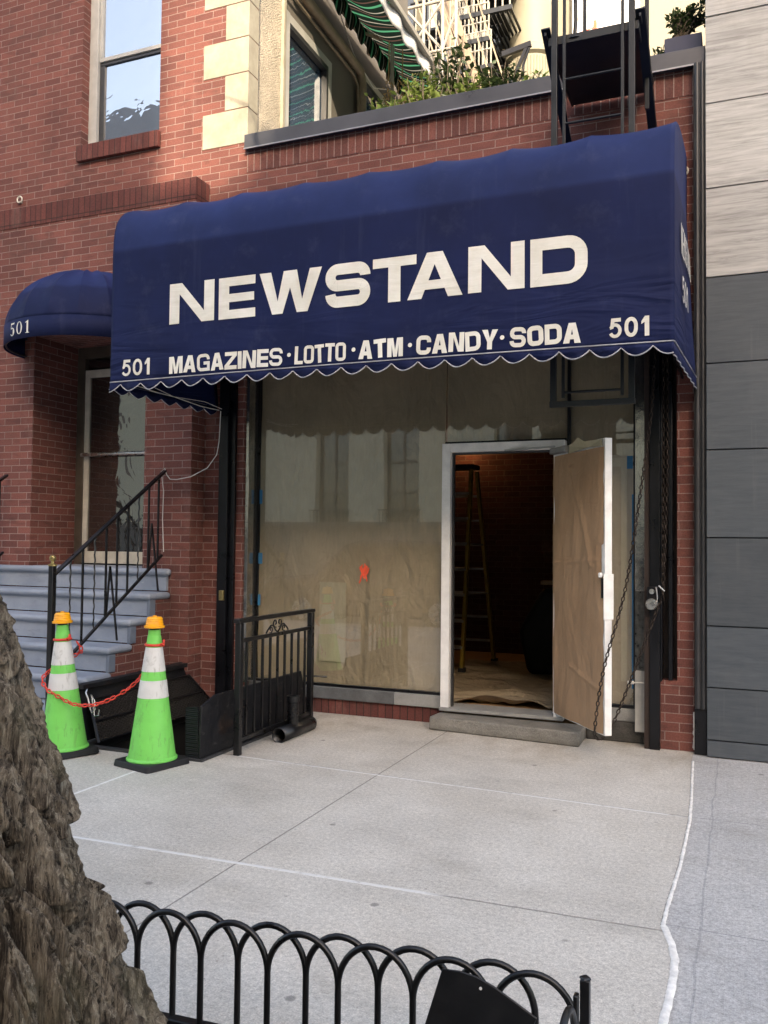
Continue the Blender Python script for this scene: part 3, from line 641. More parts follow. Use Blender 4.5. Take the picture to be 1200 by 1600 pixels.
b = MB(); b.add([tuple(LM @ Vector((x, y, z))) for x, y, z in ((0.28, 0.012, 2.20), (0.62, 0.014, 2.215), (0.82, 0.012, 2.205), (0.80, 0.010, 2.255), (0.58, 0.03, 2.262), (0.50, 0.04, 2.30), (0.40, 0.03, 2.27), (0.27, 0.012, 2.26))], [tuple(range(8))]); b.build('torn_tape', 'window_patch_paper', dr, solid=0.002)
# the room behind
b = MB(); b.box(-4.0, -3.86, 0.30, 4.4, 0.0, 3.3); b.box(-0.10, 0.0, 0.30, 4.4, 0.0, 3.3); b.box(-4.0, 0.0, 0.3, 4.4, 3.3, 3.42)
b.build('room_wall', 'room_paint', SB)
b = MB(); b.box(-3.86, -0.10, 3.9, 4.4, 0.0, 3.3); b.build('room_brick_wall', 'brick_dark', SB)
b = MB(); b.box(-3.86, -0.10, 0.30, 3.9, 0.0, 0.142); b.build('room_floor', 'wood', SB)
b = MB(); b.box(-3.9, 0.0, 0.36, 6.5, 4.75, 4.95); b.build('roof_terrace', 'granite', SB)

# ------------------------------------------------------------------ concrete doorstep
b = MB()
poly = [(-2.02, -0.105), (-0.797, -0.218), (-0.80, 0.095), (-2.00, 0.128)]
b.prism(poly, lambda a, c_, d: (a + (0.006 if d > 0.05 else 0), c_, d), 0.0, 0.108)
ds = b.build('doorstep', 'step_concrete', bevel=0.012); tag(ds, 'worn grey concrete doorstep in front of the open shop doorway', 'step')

# ------------------------------------------------------------------ apartment building on the left
AB = thing('apartment_building', 'red brick apartment house with stone quoins and a deep entrance beside the shop', 'building', (-6, 0, 0))
b = MB(); WX0, WX1, WZ0, WZ1 = -5.81, -4.858, 5.44, 7.75
b.box(-14, WX0, 0, 0.30, 4.83, 9.4); b.box(WX0, WX1, 0, 0.30, 4.83, WZ0); b.box(WX0, WX1, 0, 0.30, WZ1, 9.4)
b.box(WX1, -3.872, 0, 0.1745, 4.89, 9.4); b.box(WX1, -4.292, 0, 0.30, 4.83, 4.889)
# ground-floor bay with the entrance recess
DX0, DX1, YB = -6.14, -4.787, -0.212
b.box(-14, DX0, YB, 0.6, 0, 4.63); b.box(DX1, -4.274, YB, 0.6, 0, 4.63); b.box(DX0, DX1, YB, 0.6, 3.52, 4.63)
b.build('wall', 'brick', AB)
b = MB(); b.r = 1; b.box(-14, -4.268, YB-0.006, 0.0, 4.63, 4.83); b.build('soldier_course', 'soldier_brick', AB)
b = MB(); b.r = 1; b.box(WX0-0.02, WX1+0.02, -0.045, 0.10, 5.285, 5.443); b.build('window_sill', 'soldier_brick', AB, bevel=0.004)
b = MB()
z = 5.172
for i in range(12):
    wide = i % 2 == 0; b.box(-4.358 if wide else -4.118, -3.868, -0.006, 0.1745, z+0.003, z+0.331); z += 0.335
b.build('quoin', 'limestone', AB, bevel=0.004)
# upper sash window
m = MB(); m.box(WX0, WX0+0.10, 0.10, 0.16, WZ0, WZ1); m.box(WX1-0.03, WX1, 0.10, 0.16, WZ0, WZ1); m.box(WX0, WX1, 0.10, 0.16, WZ1-0.08, WZ1); m.box(WX0+0.1, WX1-0.03, 0.10, 0.16, WZ0, WZ0+0.035)
uw = m.build('upper_window', 'grey_frame', AB, bevel=0.004)
m = MB(); m.box(WX0+0.10, WX1-0.03, 0.125, 0.165, 6.36, 6.40); m.box(WX0+0.10, WX0+0.135, 0.125, 0.165, 6.40, 7.67); m.box(WX1-0.055, WX1-0.03, 0.125, 0.165, 6.40, 7.67); m.build('sash', 'grey_frame', uw, bevel=0.003)
m = MB(); m.box(WX0+0.10, WX1-0.03, 0.14, 0.175, 6.325, 6.358); m.box(WX0+0.10, WX0+0.16, 0.14, 0.175, 5.475, 6.325); m.box(WX1-0.05, WX1-0.03, 0.14, 0.175, 5.475, 6.325); m.box(WX0+0.16, WX1-0.05, 0.14, 0.175, 5.475, 5.51); m.build('lower_sash', 'charcoal_metal', uw, bevel=0.003)
m = MB(); m.box(WX0+0.135, WX1-0.055, 0.148, 0.155, 6.40, 7.67); m.build('pane', 'window_glass', uw)
m = MB(); m.box(WX0+0.16, WX1-0.05, 0.158, 0.165, 5.51, 6.325); m.build('pane', 'window_glass', uw)
b = MB(); b.box(WX0, WX1, 0.22, 0.30, WZ0, WZ1); b.build('window_backing', 'dark_cloth', AB)
# side wall over the roof terrace, seen very obliquely
b = MB(); Xw = -3.9
b.box(Xw-0.4, Xw, 0.175, 0.70, 4.9, 9.4); b.build('stucco_wall', 'pebble_stucco', AB)
b = MB(); b.box(Xw-0.4, Xw, 1.80, 2.50, 4.9, 9.4); b.box(Xw-0.4, Xw, 0.70, 1.80, 6.86, 9.4); b.box(Xw-0.4, Xw, 2.5, 3.35, 7.22, 9.4); b.box(Xw-0.4, Xw, 3.35, 4.15, 4.9, 9.4); b.box(Xw-0.4, Xw-0.06, 0.7, 1.8, 4.9, 5.15); b.box(Xw-0.4, Xw-0.06, 2.5, 3.35, 4.9, 5.15)
b.build('side_wall', 'painted_wall_taupe', AB)
b = MB(); b.box(Xw, Xw+0.03, 0.655, 0.70, 4.9, 6.95); b.build('wall_trim', 'limestone', AB)
for y0, y1, z1, mat_ in ((0.70, 1.80, 6.86, 'grey_frame'), (2.50, 3.35, 7.22, 'cream_paint')):
    m = MB(); m.box(Xw-0.09, Xw+0.012, y0, y0+0.11, 5.15, z1); m.box(Xw-0.09, Xw+0.004, y1-0.12, y1, 5.15, z1); m.box(Xw-0.09, Xw+0.004, y0+0.11, y1-0.12, z1-0.12, z1); m.box(Xw-0.09, Xw+0.004, y0+0.11, y1-0.12, 5.15, 5.2)
    tw = m.build('terrace_window', mat_, AB, bevel=0.004)
    m = MB(); m.box(Xw-0.07, Xw-0.06, y0+0.11, y1-0.12, 5.2, z1-0.12); m.build('pane', 'window_glass', tw)
    m = MB(); m.box(Xw-0.05, Xw+0.014, y1-0.15, y1-0.11, 5.2, z1-0.1); m.box(Xw-0.05, Xw+0.014, y0+0.11, y1-0.15, z1-0.15, z1-0.1); m.build('dark_edge', 'charcoal_metal', tw)
def pipe(name, pts, rad, mat_):
    q = MB(); q.tube(pts, rad, 10); return q.build(name, mat_, AB, smooth=50)
pipe('drain_pipe', [(Xw+0.07, 0.75, 7.14), (Xw+0.07, 1.3, 7.12), (Xw+0.07, 2.0, 7.10), (Xw+0.07, 2.42, 7.08), (Xw+0.07, 2.48, 6.95), (Xw+0.07, 2.48, 4.95)], 0.055, 'tan_pipe')
pipe('conduit', [(Xw+0.05, 0.6, 7.02), (Xw+0.05, 1.5, 6.99), (Xw+0.05, 2.28, 6.97), (Xw+0.05, 2.40, 6.90), (Xw+0.05, 2.42, 6.7), (Xw+0.05, 2.42, 4.95)], 0.016, 'tan_pipe')
pipe('cable', [(Xw+0.04, 1.2, 7.6), (Xw+0.04, 1.9, 7.5), (Xw+0.04, 2.3, 7.22), (Xw+0.04, 2.9, 7.12), (Xw+0.04, 3.3, 7.3)], 0.007, 'white_wire')
# entrance door in its recess
b = MB(); b.box(DX0, -6.045, 0.40, 0.50, 1.248, 3.52); b.box(-6.045, DX1, 0.40, 0.50, 3.40, 3.52); b.box(-4.90, DX1, 0.40, 0.50, 1.248, 3.40)
ef = b.build('entrance_frame', 'old_bronze', AB, bevel=0.005)
b = MB(); b.box(-6.02, -4.92, 0.43, 0.46, 3.30, 3.385); b.build('transom_glass', 'door_glass', ef)
b = MB(); b.box(-6.045, -5.985, 0.41, 0.47, 1.26, 3.28); b.box(-4.96, -4.90, 0.41, 0.47, 1.26, 3.28); b.box(-5.985, -4.96, 0.41, 0.47, 3.20, 3.28); b.box(-5.985, -4.96, 0.41, 0.47, 1.26, 1.385)
ed = b.build('entrance_door', 'cream_paint', AB, bevel=0.005)
b = MB(); b.box(-5.985, -4.96, 0.43, 0.44, 1.385, 3.20); b.build('glass', 'door_glass', ed)
b = MB(); b.tube([(-6.04, 0.37, 2.385), (-4.93, 0.37, 2.385)], 0.020, 10); b.box(-6.02, -6.0, 0.37, 0.41, 2.37, 2.40); b.box(-4.95, -4.93, 0.37, 0.41, 2.37, 2.40); b.build('push_bar', 'silver', ed, smooth=50)
b = MB(); b.box(DX0, DX1, 0.50, 0.6, 1.2, 3.52); b.build('entrance_backing', 'dark_cloth', AB)
b = MB(); b.box(-6.36, -6.22, YB-0.006, YB-0.001, 3.62, 3.80); b.build('house_plaque', 'white_paint', AB)
b = MB(); b.box(-14, Xw-0.4, 0.6, 4.15, 0, 9.4); b.build('building_core', 'tower_brick', AB)

# ------------------------------------------------------------------ stone-panelled building on the right
PB = thing('panel_building', 'modern building clad in pale veined stone slabs above dark slate slabs', 'building', (2, 0, 0))
zs = [0.0, 0.121, 0.494, 0.932, 1.565, 2.199, 2.827, 3.456, 4.112, 4.744, 5.393, 6.03, 6.66, 7.3, 7.94]
for i in range(len(zs)-1):
    m = MB(); m.box(0.092, 5.0, -0.12+0.002*math.sin(i*2.3), 0.02, zs[i]+0.0045, zs[i+1]-0.0045)
    m.build('slate_panel' if zs[i] < 3.4 else 'stone_panel', 'slate_panel' if zs[i] < 3.4 else 'travertine', PB, bevel=0.002)
b = MB(); b.box(0.11, 5.0, -0.09, 8, 0, 7.94); b.build('backing_wall', 'column_black', PB)
b = MB(); b.box(0.008, 0.088, -0.085, 0.05, 0.33, 5.085); b.tube([(0.03, -0.085, 0.33), (0.03, -0.085, 5.08)], 0.018, 10); b.tube([(0.068, -0.09, 0.33), (0.068, -0.09, 5.08)], 0.014, 10)
b.build('corner_trim', 'charcoal_metal', PB, smooth=40)
b = MB(); b.box(0.004, 0.09, -0.075, 0.03, 0.0, 0.325); b.build('trim_base', 'column_black', PB, bevel=0.004)
b = MB(); q = []
for i in range(28):
    z = 0.02+0.27*i/27; q.append((0.002+0.006*mnoise.noise((z*30, 0, 0)), -0.012, z))
b.tube(q, [0.011+0.006*mnoise.noise((0, p[2]*40, 0)) for p in q], 7); b.build('sealant_bead', 'white_caulk', PB, smooth=70)

# ------------------------------------------------------------------ long navy awning
AX0, AX1, AYF = -4.247, -0.048, -1.35
ZB, ZF, ZW, PR = 2.735, 3.76, 4.42, 1.35
AW = thing('storefront_awning', 'long navy canvas awning with large white NEWSTAND lettering and scalloped hem', 'awning', (-2.15, 0, 2.7))
CURV = [(-1.35, 3.76), (-1.332, 3.94), (-1.268, 4.075), (-1.12, 4.178), (-0.80, 4.285), (-0.40, 4.37), (0.0, 4.42)]
def prof(s):
    """s 0..1 : hem, up the front to the crease, over the rounded top, to the wall"""
    if s < 0.45: return AYF, ZB+(ZF-ZB)*s/0.45, 0.0
    q = (s-0.45)/0.55*(len(CURV)-1); i = min(int(q), len(CURV)-2); f_ = q-i
    P_ = [Vector(CURV[min(max(j, 0), len(CURV)-1)]) for j in (i-1, i, i+1, i+2)]
    if i == 0: P_[0] = 2*P_[1]-P_[2]
    v = 0.5*((2*P_[1])+(P_[2]-P_[0])*f_+(2*P_[0]-5*P_[1]+4*P_[2]-P_[3])*f_*f_+(3*P_[1]-P_[0]-3*P_[2]+P_[3])*f_**3)
    a = (s-0.45)/0.55*math.pi
    return v.x, v.y, max(0.0, math.sin(a))**0.8
RIBS = 8
def canopy(u_, v_):
    y, z, k = prof(v_); x = AX0+(AX1-AX0)*u_
    ph = (u_*RIBS) % 1.0; sag = abs(math.sin(math.pi*ph))**0.8*(0.7+0.5*mnoise.noise((math.floor(u_*RIBS)*3.7, 1, 1)))
    y += 0.014*sag*k; z -= 0.026*sag*k
    if v_ < 0.45:
        q = 1-v_/0.45
        y += 0.006*mnoise.noise((x*1.6, z*3+x*1.5, 2))*min(1, q*3)*min(1, (1-q)*6)
        z += 0.010*math.sin(math.pi*u_)*q*1.0
    xs = 0.0
    return (x+xs, y, z)
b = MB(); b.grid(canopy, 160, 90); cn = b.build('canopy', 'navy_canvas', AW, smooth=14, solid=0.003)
# end panels
def endpanel(x, bulge):
    q = MB()
    def fn(u_, v_):
        y, z, _ = prof(v_); yy = y*(1-u_); zz = z if v_ > 0.0 else z
        # each row runs from the front profile straight back to the wall
        zz = min(z, ZW)
        b_ = bulge*math.sin(math.pi*min(1, u_))*math.sin(math.pi*min(0.9, max(0, (1-v_))))
        wl = 0.075*u_*(1-min(1, (z-ZB)/1.2)) if bulge > 0 else 0.10*u_*(1-min(1, (z-ZB)/1.2))
        return (x+b_+wl+0.012*math.sin(u_*13+z*1.5)*u_*(1-v_)*(1 if bulge > 0 else -1), yy, zz)
    q.grid(fn, 24, 60); return q
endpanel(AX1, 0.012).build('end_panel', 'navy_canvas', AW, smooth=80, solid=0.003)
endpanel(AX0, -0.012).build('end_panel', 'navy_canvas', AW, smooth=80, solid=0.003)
# hanging valance with scallops and pale piping
SP = 0.1897; C0 = -4.15
def lobe(x):
    ph = ((x-C0)/SP) % 1.0; return 0.060*(math.sin(math.pi*ph)**0.8)
def zhem(x): return ZB + 0.010*math.sin(math.pi*(x-AX0)/(AX1-AX0))
q = MB(); vs = []; N_V = 420; bot = []
for i in range(N_V+1):
    x = AX0+(AX1-AX0)*i/N_V; fl = 0.012*math.sin((x-C0)/SP*2*math.pi+0.6)+0.006*mnoise.noise((x*4, 0, 0))
    zz = zhem(x); zb = zz-0.018-lobe(x)
    vs += [(x, AYF-0.002, zz), (x, AYF-0.002+fl*0.4, zz-0.02), (x, AYF-0.002+fl, zb)]; bot.append((x, AYF-0.004+fl, zb))
q.add(vs, [(3*i+k, 3*i+3+k, 3*i+4+k, 3*i+1+k) for i in range(N_V) for k in (0, 1)])
va = q.build('valance', 'navy_canvas', AW, smooth=70, solid=0.002)
simple('piping', (0.42, 0.42, 0.46), 0.6, var=0.2, scale=20, bump=0.2)
q = MB(); q.tube(bot, 0.0042, 6); q.build('piping', 'piping', va, smooth=60)
q = MB(); q.tube([(AX0+(AX1-AX0)*i/60, AYF-0.005, zhem(AX0+(AX1-AX0)*i/60)) for i in range(61)], 0.0042, 6); q.build('piping', 'piping', va, smooth=60)
def sidevalance(x, wl, scal):
    q = MB(); vs = []; bt = []; tp = []; n = 120
    for i in range(n+1):
        y = AYF*(1-i/n); xx = x+wl*(i/n)
        ph = (y/SP) % 1.0; d = (0.048*math.sin(math.pi*ph)**0.62 if scal else 0.055)
        fl = 0.012*math.sin(y/SP*2*math.pi)*(1 if scal else 0.3)
        vs += [(xx, y, ZB), (xx+fl, y, ZB-0.03-d)]; bt.append((xx+fl+(0.003 if x > -1 else -0.003), y, ZB-0.03-d)); tp.append((xx+(0.004 if x > -1 else -0.004), y, ZB))
    q.add(vs, [(2*i, 2*i+2, 2*i+3, 2*i+1) for i in range(n)])
    o = q.build('side_valance', 'navy_canvas', AW, smooth=70, solid=0.002)
    q = MB(); q.tube(bt, 0.004, 6); q.tube(tp, 0.004, 6); q.build('piping', 'piping', o, smooth=60)
sidevalance(AX0, 0.10, True); sidevalance(AX1, 0.075, False)
# tube frame inside
q = MB()
for z in (ZB+0.02, ): 
    q.tube([(AX0+0.03, AYF+0.03, z), (AX1-0.03, AYF+0.03, z)], 0.014, 8)
for i in range(RIBS+1):
    x = AX0+0.03+(AX1-AX0-0.06)*i/RIBS
    q.tube([(x, prof(k/20)[0]*0.975, prof(k/20)[1]-0.02) for k in range(0, 21)], 0.012, 6)
    if i in (0, RIBS): q.tube([(x, AYF+0.03, ZB+0.02), (x, -0.02, ZB+0.02)], 0.012, 6)
q.build('tube_frame', 'column_black', AW, smooth=60)
# wire strung under the left edge
q = MB(); q.tube([(-4.20, -1.2, 2.76), (-4.16, -0.9, 2.73), (-4.19, -0.6, 2.74), (-4.12, -0.3, 2.70), (-4.06, -0.10, 2.69)], 0.004, 6); q.tube([(-4.1, -1.15, 2.77), (-4.12, -0.7, 2.72), (-4.05, -0.35, 2.73), (-4.03, -0.10, 2.70)], 0.003, 6); q.build('lighting_wire', 'white_wire', AW, smooth=60)

# ---- lettering: hand-drawn glyph outlines, built as flat pieces on the canvas
def ribbon(pts, t_, closed=False):
    """quads of a thick polyline with mitred joints"""
    P_ = [Vector((x, y)) for x, y in pts]; n = len(P_); L_, R__ = [], []
    for i in range(n):
        if closed: a = P_[i]-P_[i-1]; c_ = P_[(i+1) % n]-P_[i]
        else: a = P_[i]-P_[i-1] if i else P_[1]-P_[0]; c_ = P_[i+1]-P_[i] if i < n-1 else a
        a = a.normalized(); c_ = c_.normalized(); na = Vector((-a.y, a.x)); nc = Vector((-c_.y, c_.x)); m_ = (na+nc).normalized()
        k = (t_/2)/max(0.35, m_.dot(na)); L_.append(P_[i]+m_*k); R__.append(P_[i]-m_*k)
    return [[L_[i], L_[(i+1) % n], R__[(i+1) % n], R__[i]] for i in range(n if closed else n-1)]
def arc(cx, cy, rx, ry, a0, a1, n=7): return [(cx+rx*math.cos(R(a0+(a1-a0)*i/n)), cy+ry*math.sin(R(a0+(a1-a0)*i/n))) for i in range(n+1)]
def glyph(ch, W, H, tv, th=None, rr=None):
    """list of polygons for one character in a W x H box; tv stem, th bar thickness"""
    th = th or tv*0.86; t_ = (tv+th)/2*(0.80 if ch in 'SG5' and H < 0.2 else (0.9 if H < 0.2 else 1.0)); h = t_/2; r_ = rr if rr is not None else min(W, H)*0.24
    V2 = lambda l: [Vector(p) for p in l]
    x0, x1, y0, y1 = h, W-h, h, H-h
    if ch == 'N': a = tv*1.22; return [V2([(0, 0), (0, H), (a, H), (W-tv, H*0.27), (W-tv, H), (W, H), (W, 0), (W-a, 0), (tv, H*0.73), (tv, 0)])]
    if ch == 'E': m_ = H/2; return [V2([(0, 0), (0, H), (W, H), (W, H-th), (tv, H-th), (tv, m_+th*0.46), (W*0.97, m_+th*0.46), (W*0.97, m_-th*0.46), (tv, m_-th*0.46), (tv, th), (W, th), (W, 0)])]
    if ch == 'L': return [V2([(0, 0), (0, H), (tv, H), (tv, th), (W, th), (W, 0)])]
    if ch == 'I': return [V2([(0, 0), (0, H), (W, H), (W, 0)])]
    if ch == 'T': return [V2([(0, H-th), (0, H), (W, H), (W, H-th), (W/2+tv/2, H-th), (W/2+tv/2, 0), (W/2-tv/2, 0), (W/2-tv/2, H-th)])]
    if ch == 'Z': return [V2([(0, 0), (0, th), (W*0.64, H-th), (0.02*W, H-th), (0.02*W, H), (W, H), (W, H-th), (W*0.36, th), (W, th), (W, 0)])]
    if ch == 'Y': return [V2([(W/2-tv/2, 0), (W/2-tv/2, H*0.38), (0, H), (tv*1.15, H), (W/2, H*0.58), (W-tv*1.15, H), (W, H), (W/2+tv/2, H*0.38), (W/2+tv/2, 0)])]
    if ch == 'W':
        a = tv*1.06; return [V2([(0, H), (a, H), (W*0.305, H*0.30), (W*0.5-a*0.56, H), (W*0.5+a*0.56, H), (W*0.695, H*0.30), (W-a, H), (W, H), (W*0.785, 0), (W*0.615, 0), (W*0.5, H*0.60), (W*0.385, 0), (W*0.215, 0)])]
    if ch == 'M': return [V2([(0, 0), (0, H), (tv*1.35, H), (W/2, H*0.36), (W-tv*1.35, H), (W, H), (W, 0), (W-tv, 0), (W-tv, H*0.66), (W/2+tv*0.42, 0), (W/2-tv*0.42, 0), (tv, H*0.66), (tv, 0)])]
    if ch == 'A':
        c_ = tv*0.62; s_ = tv*1.12; iy = H-th*1.25; il = s_+(W/2-s_)*0.24/ (iy/H) if iy else 0
        q0, q1 = H*0.19, H*0.19+th*0.92; xi = lambda y: s_+(W/2-s_)*y/iy
        return [V2([(0, 0), (W/2-c_, H), (W/2, H), (W/2, iy), (s_, 0)]), V2([(W, 0), (W-s_, 0), (W/2, iy), (W/2, H), (W/2+c_, H)]), V2([(xi(q0), q0), (xi(q1), q1), (W-xi(q1), q1), (W-xi(q0), q0)])]
    if ch in 'O0':
        k = r_ if ch == 'O' else W*0.42; k = min(k, (x1-x0)/2)*0.98; ky = k if ch == 'O' else min((y1-y0)*0.42, k*1.5)
        return ribbon(arc(x1-k, y1-ky, k, ky, 0, 90)+arc(x0+k, y1-ky, k, ky, 90, 180)+arc(x0+k, y0+ky, k, ky, 180, 270)+arc(x1-k, y0+ky, k, ky, 270, 360), t_, True)
    if ch == 'D':
        k = min(r_*1.15, (y1-y0)/2); return ribbon([(x0, y0)]+arc(x1-k, y0+k, k, k, 270, 360)+arc(x1-k, y1-k, k, k, 0, 90)+[(x0, y1)], t_, True)
    if ch == 'C':
        k = min(r_, (y1-y0)/2*0.9); return ribbon([(x1, H*0.64)]+arc(x1-k, y1-k, k, k, 0, 90)+arc(x0+k, y1-k, k, k, 90, 180)+arc(x0+k, y0+k, k, k, 180, 270)+arc(x1-k, y0+k, k, k, 270, 360)+[(x1, H*0.36)], t_)
    if ch == 'G':
        k = min(r_, (y1-y0)/2*0.9); return ribbon([(x1, H*0.66)]+arc(x1-k, y1-k, k, k, 0, 90)+arc(x0+k, y1-k, k, k, 90, 180)+arc(x0+k, y0+k, k, k, 180, 270)+[(x1, y0), (x1, H*0.46), (W*0.52, H*0.46)], t_)
    if ch == 'S':
        k = (y1-y0)/4*0.98; m_ = H/2
        return ribbon([(x1, H*0.69), (x1, y1-k)]+arc(x1-k, y1-k, k, k, 0, 90)[1:]+arc(x0+k, y1-k, k, k, 90, 180)+arc(x0+k, m_+k, k, k, 180, 270)+arc(x1-k, m_-k, k, k, 90, 0)+arc(x1-k, y0+k, k, k, 0, -90)+arc(x0+k, y0+k, k, k, 270, 180)[:-1]+[(x0, H*0.31)], t_)
    if ch == '5':
        ky = H*0.29; kx = (W-t_)/2*1.0; cy_ = y0+ky
        return [V2([(W*0.12, H*0.44), (W*0.22, H), (W*0.95, H), (W*0.95, H-th), (W*0.22+tv*0.75, H-th), (W*0.12+tv*0.78, H*0.49)])] + ribbon([(W*0.18, H*0.50)]+arc(W/2, cy_, kx, ky, 128, -155, 20), t_)
    if ch == '1': return [V2([(W*0.42, 0), (W*0.42, H*0.70), (W*0.06, H*0.60), (W*0.06, H*0.74), (W*0.46, H), (W*0.42+tv, H), (W*0.42+tv, 0)])]
    if ch == '.': return [V2([(W/2+W/2*math.cos(a*math.pi/6), H/2+W/2*math.sin(a*math.pi/6)) for a in range(12)])]
    return []
def put_polys(mb, polys, ox, oz, place, ang=0.0, cx=0.0, cz=0.0, eps=0.00035):
    for k, pl_ in enumerate(polys):
        pts = []
        for p in pl_:
            dx, dz = p.x-cx, p.y-cz; xx = ox+cx+dx*math.cos(ang)-dz*math.sin(ang); zz = oz+cz+dx*math.sin(ang)+dz*math.cos(ang); pts.append(place(xx, zz, 0.0 if len(polys) == 1 else eps*(k % 3)))
        mb.add(pts, [tuple(range(len(pts)))])
def front(x, z, e):
    q = 1-(z-ZB)/(ZF-ZB)
    y = AYF + 0.006*mnoise.noise((x*1.6, z*3+x*1.5, 2))*min(1, q*3)*min(1, (1-q)*6)
    return (x, y-0.006-e, z)
def word(text, x0, x1, z0, z1, tv, widths, gap, place, name, parent, jit=0.0, mat_='white_letter', th=None):
    tot = sum(widths[c_] for c_ in text)+gap*(len(text)-1); sc = (x1-x0)/tot; x = x0; out = []
    for c_ in text:
        W = widths[c_]*sc; H = z1-z0; mb = MB(); put_polys(mb, glyph(c_, W, H, tv, th), x, z0+rnd.uniform(-jit, jit)*0.02, place, rnd.uniform(-jit, jit)*0.5, W/2, H/2)
        o = mb.build(name, mat_, parent, fixn=False); out.append(o); x += W+gap*sc
    return out
ext = [(-3.697, -3.297, 'N'), (-3.258, -2.946, 'E'), (-2.912, -2.408, 'W'), (-2.379, -2.035, 'S'), (-2.017, -1.697, 'T'), (-1.762, -1.372, 'A'), (-1.334, -0.958, 'N'), (-0.921, -0.559, 'D')]
for i, (xa, xb, c_) in enumerate(ext):
    mb = MB(); zz = 3.143; put_polys(mb, glyph(c_, xb-xa, 0.308, 0.090, 0.066), xa, zz+rnd.uniform(-0.004, 0.004), front)
    mb.build('letter', 'white_letter', AW, fixn=False)
WD = dict(M=1.0, A=0.92, G=0.92, Z=0.86, I=0.27, N=0.92, E=0.78, S=0.88, L=0.72, O=0.86, T=0.80, C=0.90, D=0.90, Y=0.92)
for text, xa, xb, t_ in (('MAGAZINES', -3.691, -2.714, 0.031), ('LOTTO', -2.616, -2.214, 0.026), ('ATM', -2.117, -1.790, 0.032), ('CANDY', -1.693, -1.132, 0.033), ('SODA', -1.052, -0.599, 0.035)):
    word(text, xa, xb, 2.766, 2.895, t_, WD, 0.07, front, 'letter', AW, 0.10, th=t_*0.92)
for x in (-2.662, -2.156, -1.739, -1.103):
    mb = MB(); put_polys(mb, glyph('.', 0.030, 0.030, 0.03), x-0.015, 2.822, front); mb.build('letter', 'white_letter', AW, fixn=False)
ND = {'5': 0.92, '0': 0.92, '1': 0.62}
word('501', -4.135, -3.862, 2.775, 2.903, 0.026, ND, 0.22, front, 'letter', AW, 0.03)
word('501', -0.431, -0.185, 2.776, 2.898, 0.027, ND, 0.20, front, 'letter', AW, 0.03)
# the same word again on the right end panel, seen almost edge-on
def side(a, z, e): 
    y = AYF+a
    return (AX1+0.010+e+0.075*(1+y/1.35)*(1-min(1, (z-ZB)/1.2))+0.012*math.sin(math.pi*(a/1.35))+0.004, y, z)
for c_, a0 in zip('501', (0.30, 0.42, 0.54)):
    mb = MB(); put_polys(mb, glyph(c_, 0.10, 0.17, 0.026), a0, 3.05, side); mb.build('letter', 'white_letter', AW, fixn=False)
for i, c_ in enumerate('NEWSTAND'):
    mb = MB(); put_polys(mb, glyph(c_, 0.075, 0.20, 0.018), 0.28+0.09*i, 3.35, side); mb.build('letter', 'white_letter', AW, fixn=False)

# ------------------------------------------------------------------ small dome awning over the entrance
DA = thing('dome_awning', 'small rounded navy dome awning with number 501 over the entrance door', 'awning', (-5.46, -0.212, 3.3))
DC = (-5.46, -0.212); DRX, DRY, DRZ = 0.80, 0.70, 0.585; DZ0, DZ1 = 3.295, 3.475
def dome(u_, v_):
    a = math.pi+math.pi*u_; e = v_*math.pi/2; k = 1.0-0.045*abs(math.sin(u_*9*math.pi))*math.sin(2*e)**0.7
    return (DC[0]+DRX*math.cos(a)*math.cos(e)*k, DC[1]+DRY*math.sin(a)*math.cos(e)*k, DZ1+DRZ*math.sin(e)*k)
b = MB(); b.grid(dome, 90, 28); b.build('canopy', 'navy_canvas', DA, smooth=9, solid=0.003)
b = MB(); b.grid(lambda u_, v_: (DC[0]+DRX*1.004*math.cos(math.pi+math.pi*u_), DC[1]+DRY*1.004*math.sin(math.pi+math.pi*u_), DZ0+(DZ1+0.004-DZ0)*v_), 72, 2); b.build('valance', 'navy_canvas', DA, smooth=60, solid=0.003)
b = MB()
for q in range(10):
    a = math.pi+math.pi*q/9; b.tube([(DC[0]+DRX*0.98*math.cos(a)*math.cos(e), DC[1]+DRY*0.98*math.sin(a)*math.cos(e), DZ1+DRZ*0.97*math.sin(e)) for e in [i*math.pi/20 for i in range(11)]], 0.009, 6)
b.tube([(DC[0]+DRX*0.98*math.cos(math.pi+math.pi*i/24), DC[1]+DRY*0.98*math.sin(math.pi+math.pi*i/24), DZ0+0.02) for i in range(25)], 0.010, 6)
b.build('tube_frame', 'charcoal_metal', DA, smooth=60)
def drum(s_, z, e):
    a = math.pi + s_; return (DC[0]+(DRX*1.012+e)*math.cos(a), DC[1]+(DRY*1.012+e)*math.sin(a), z)
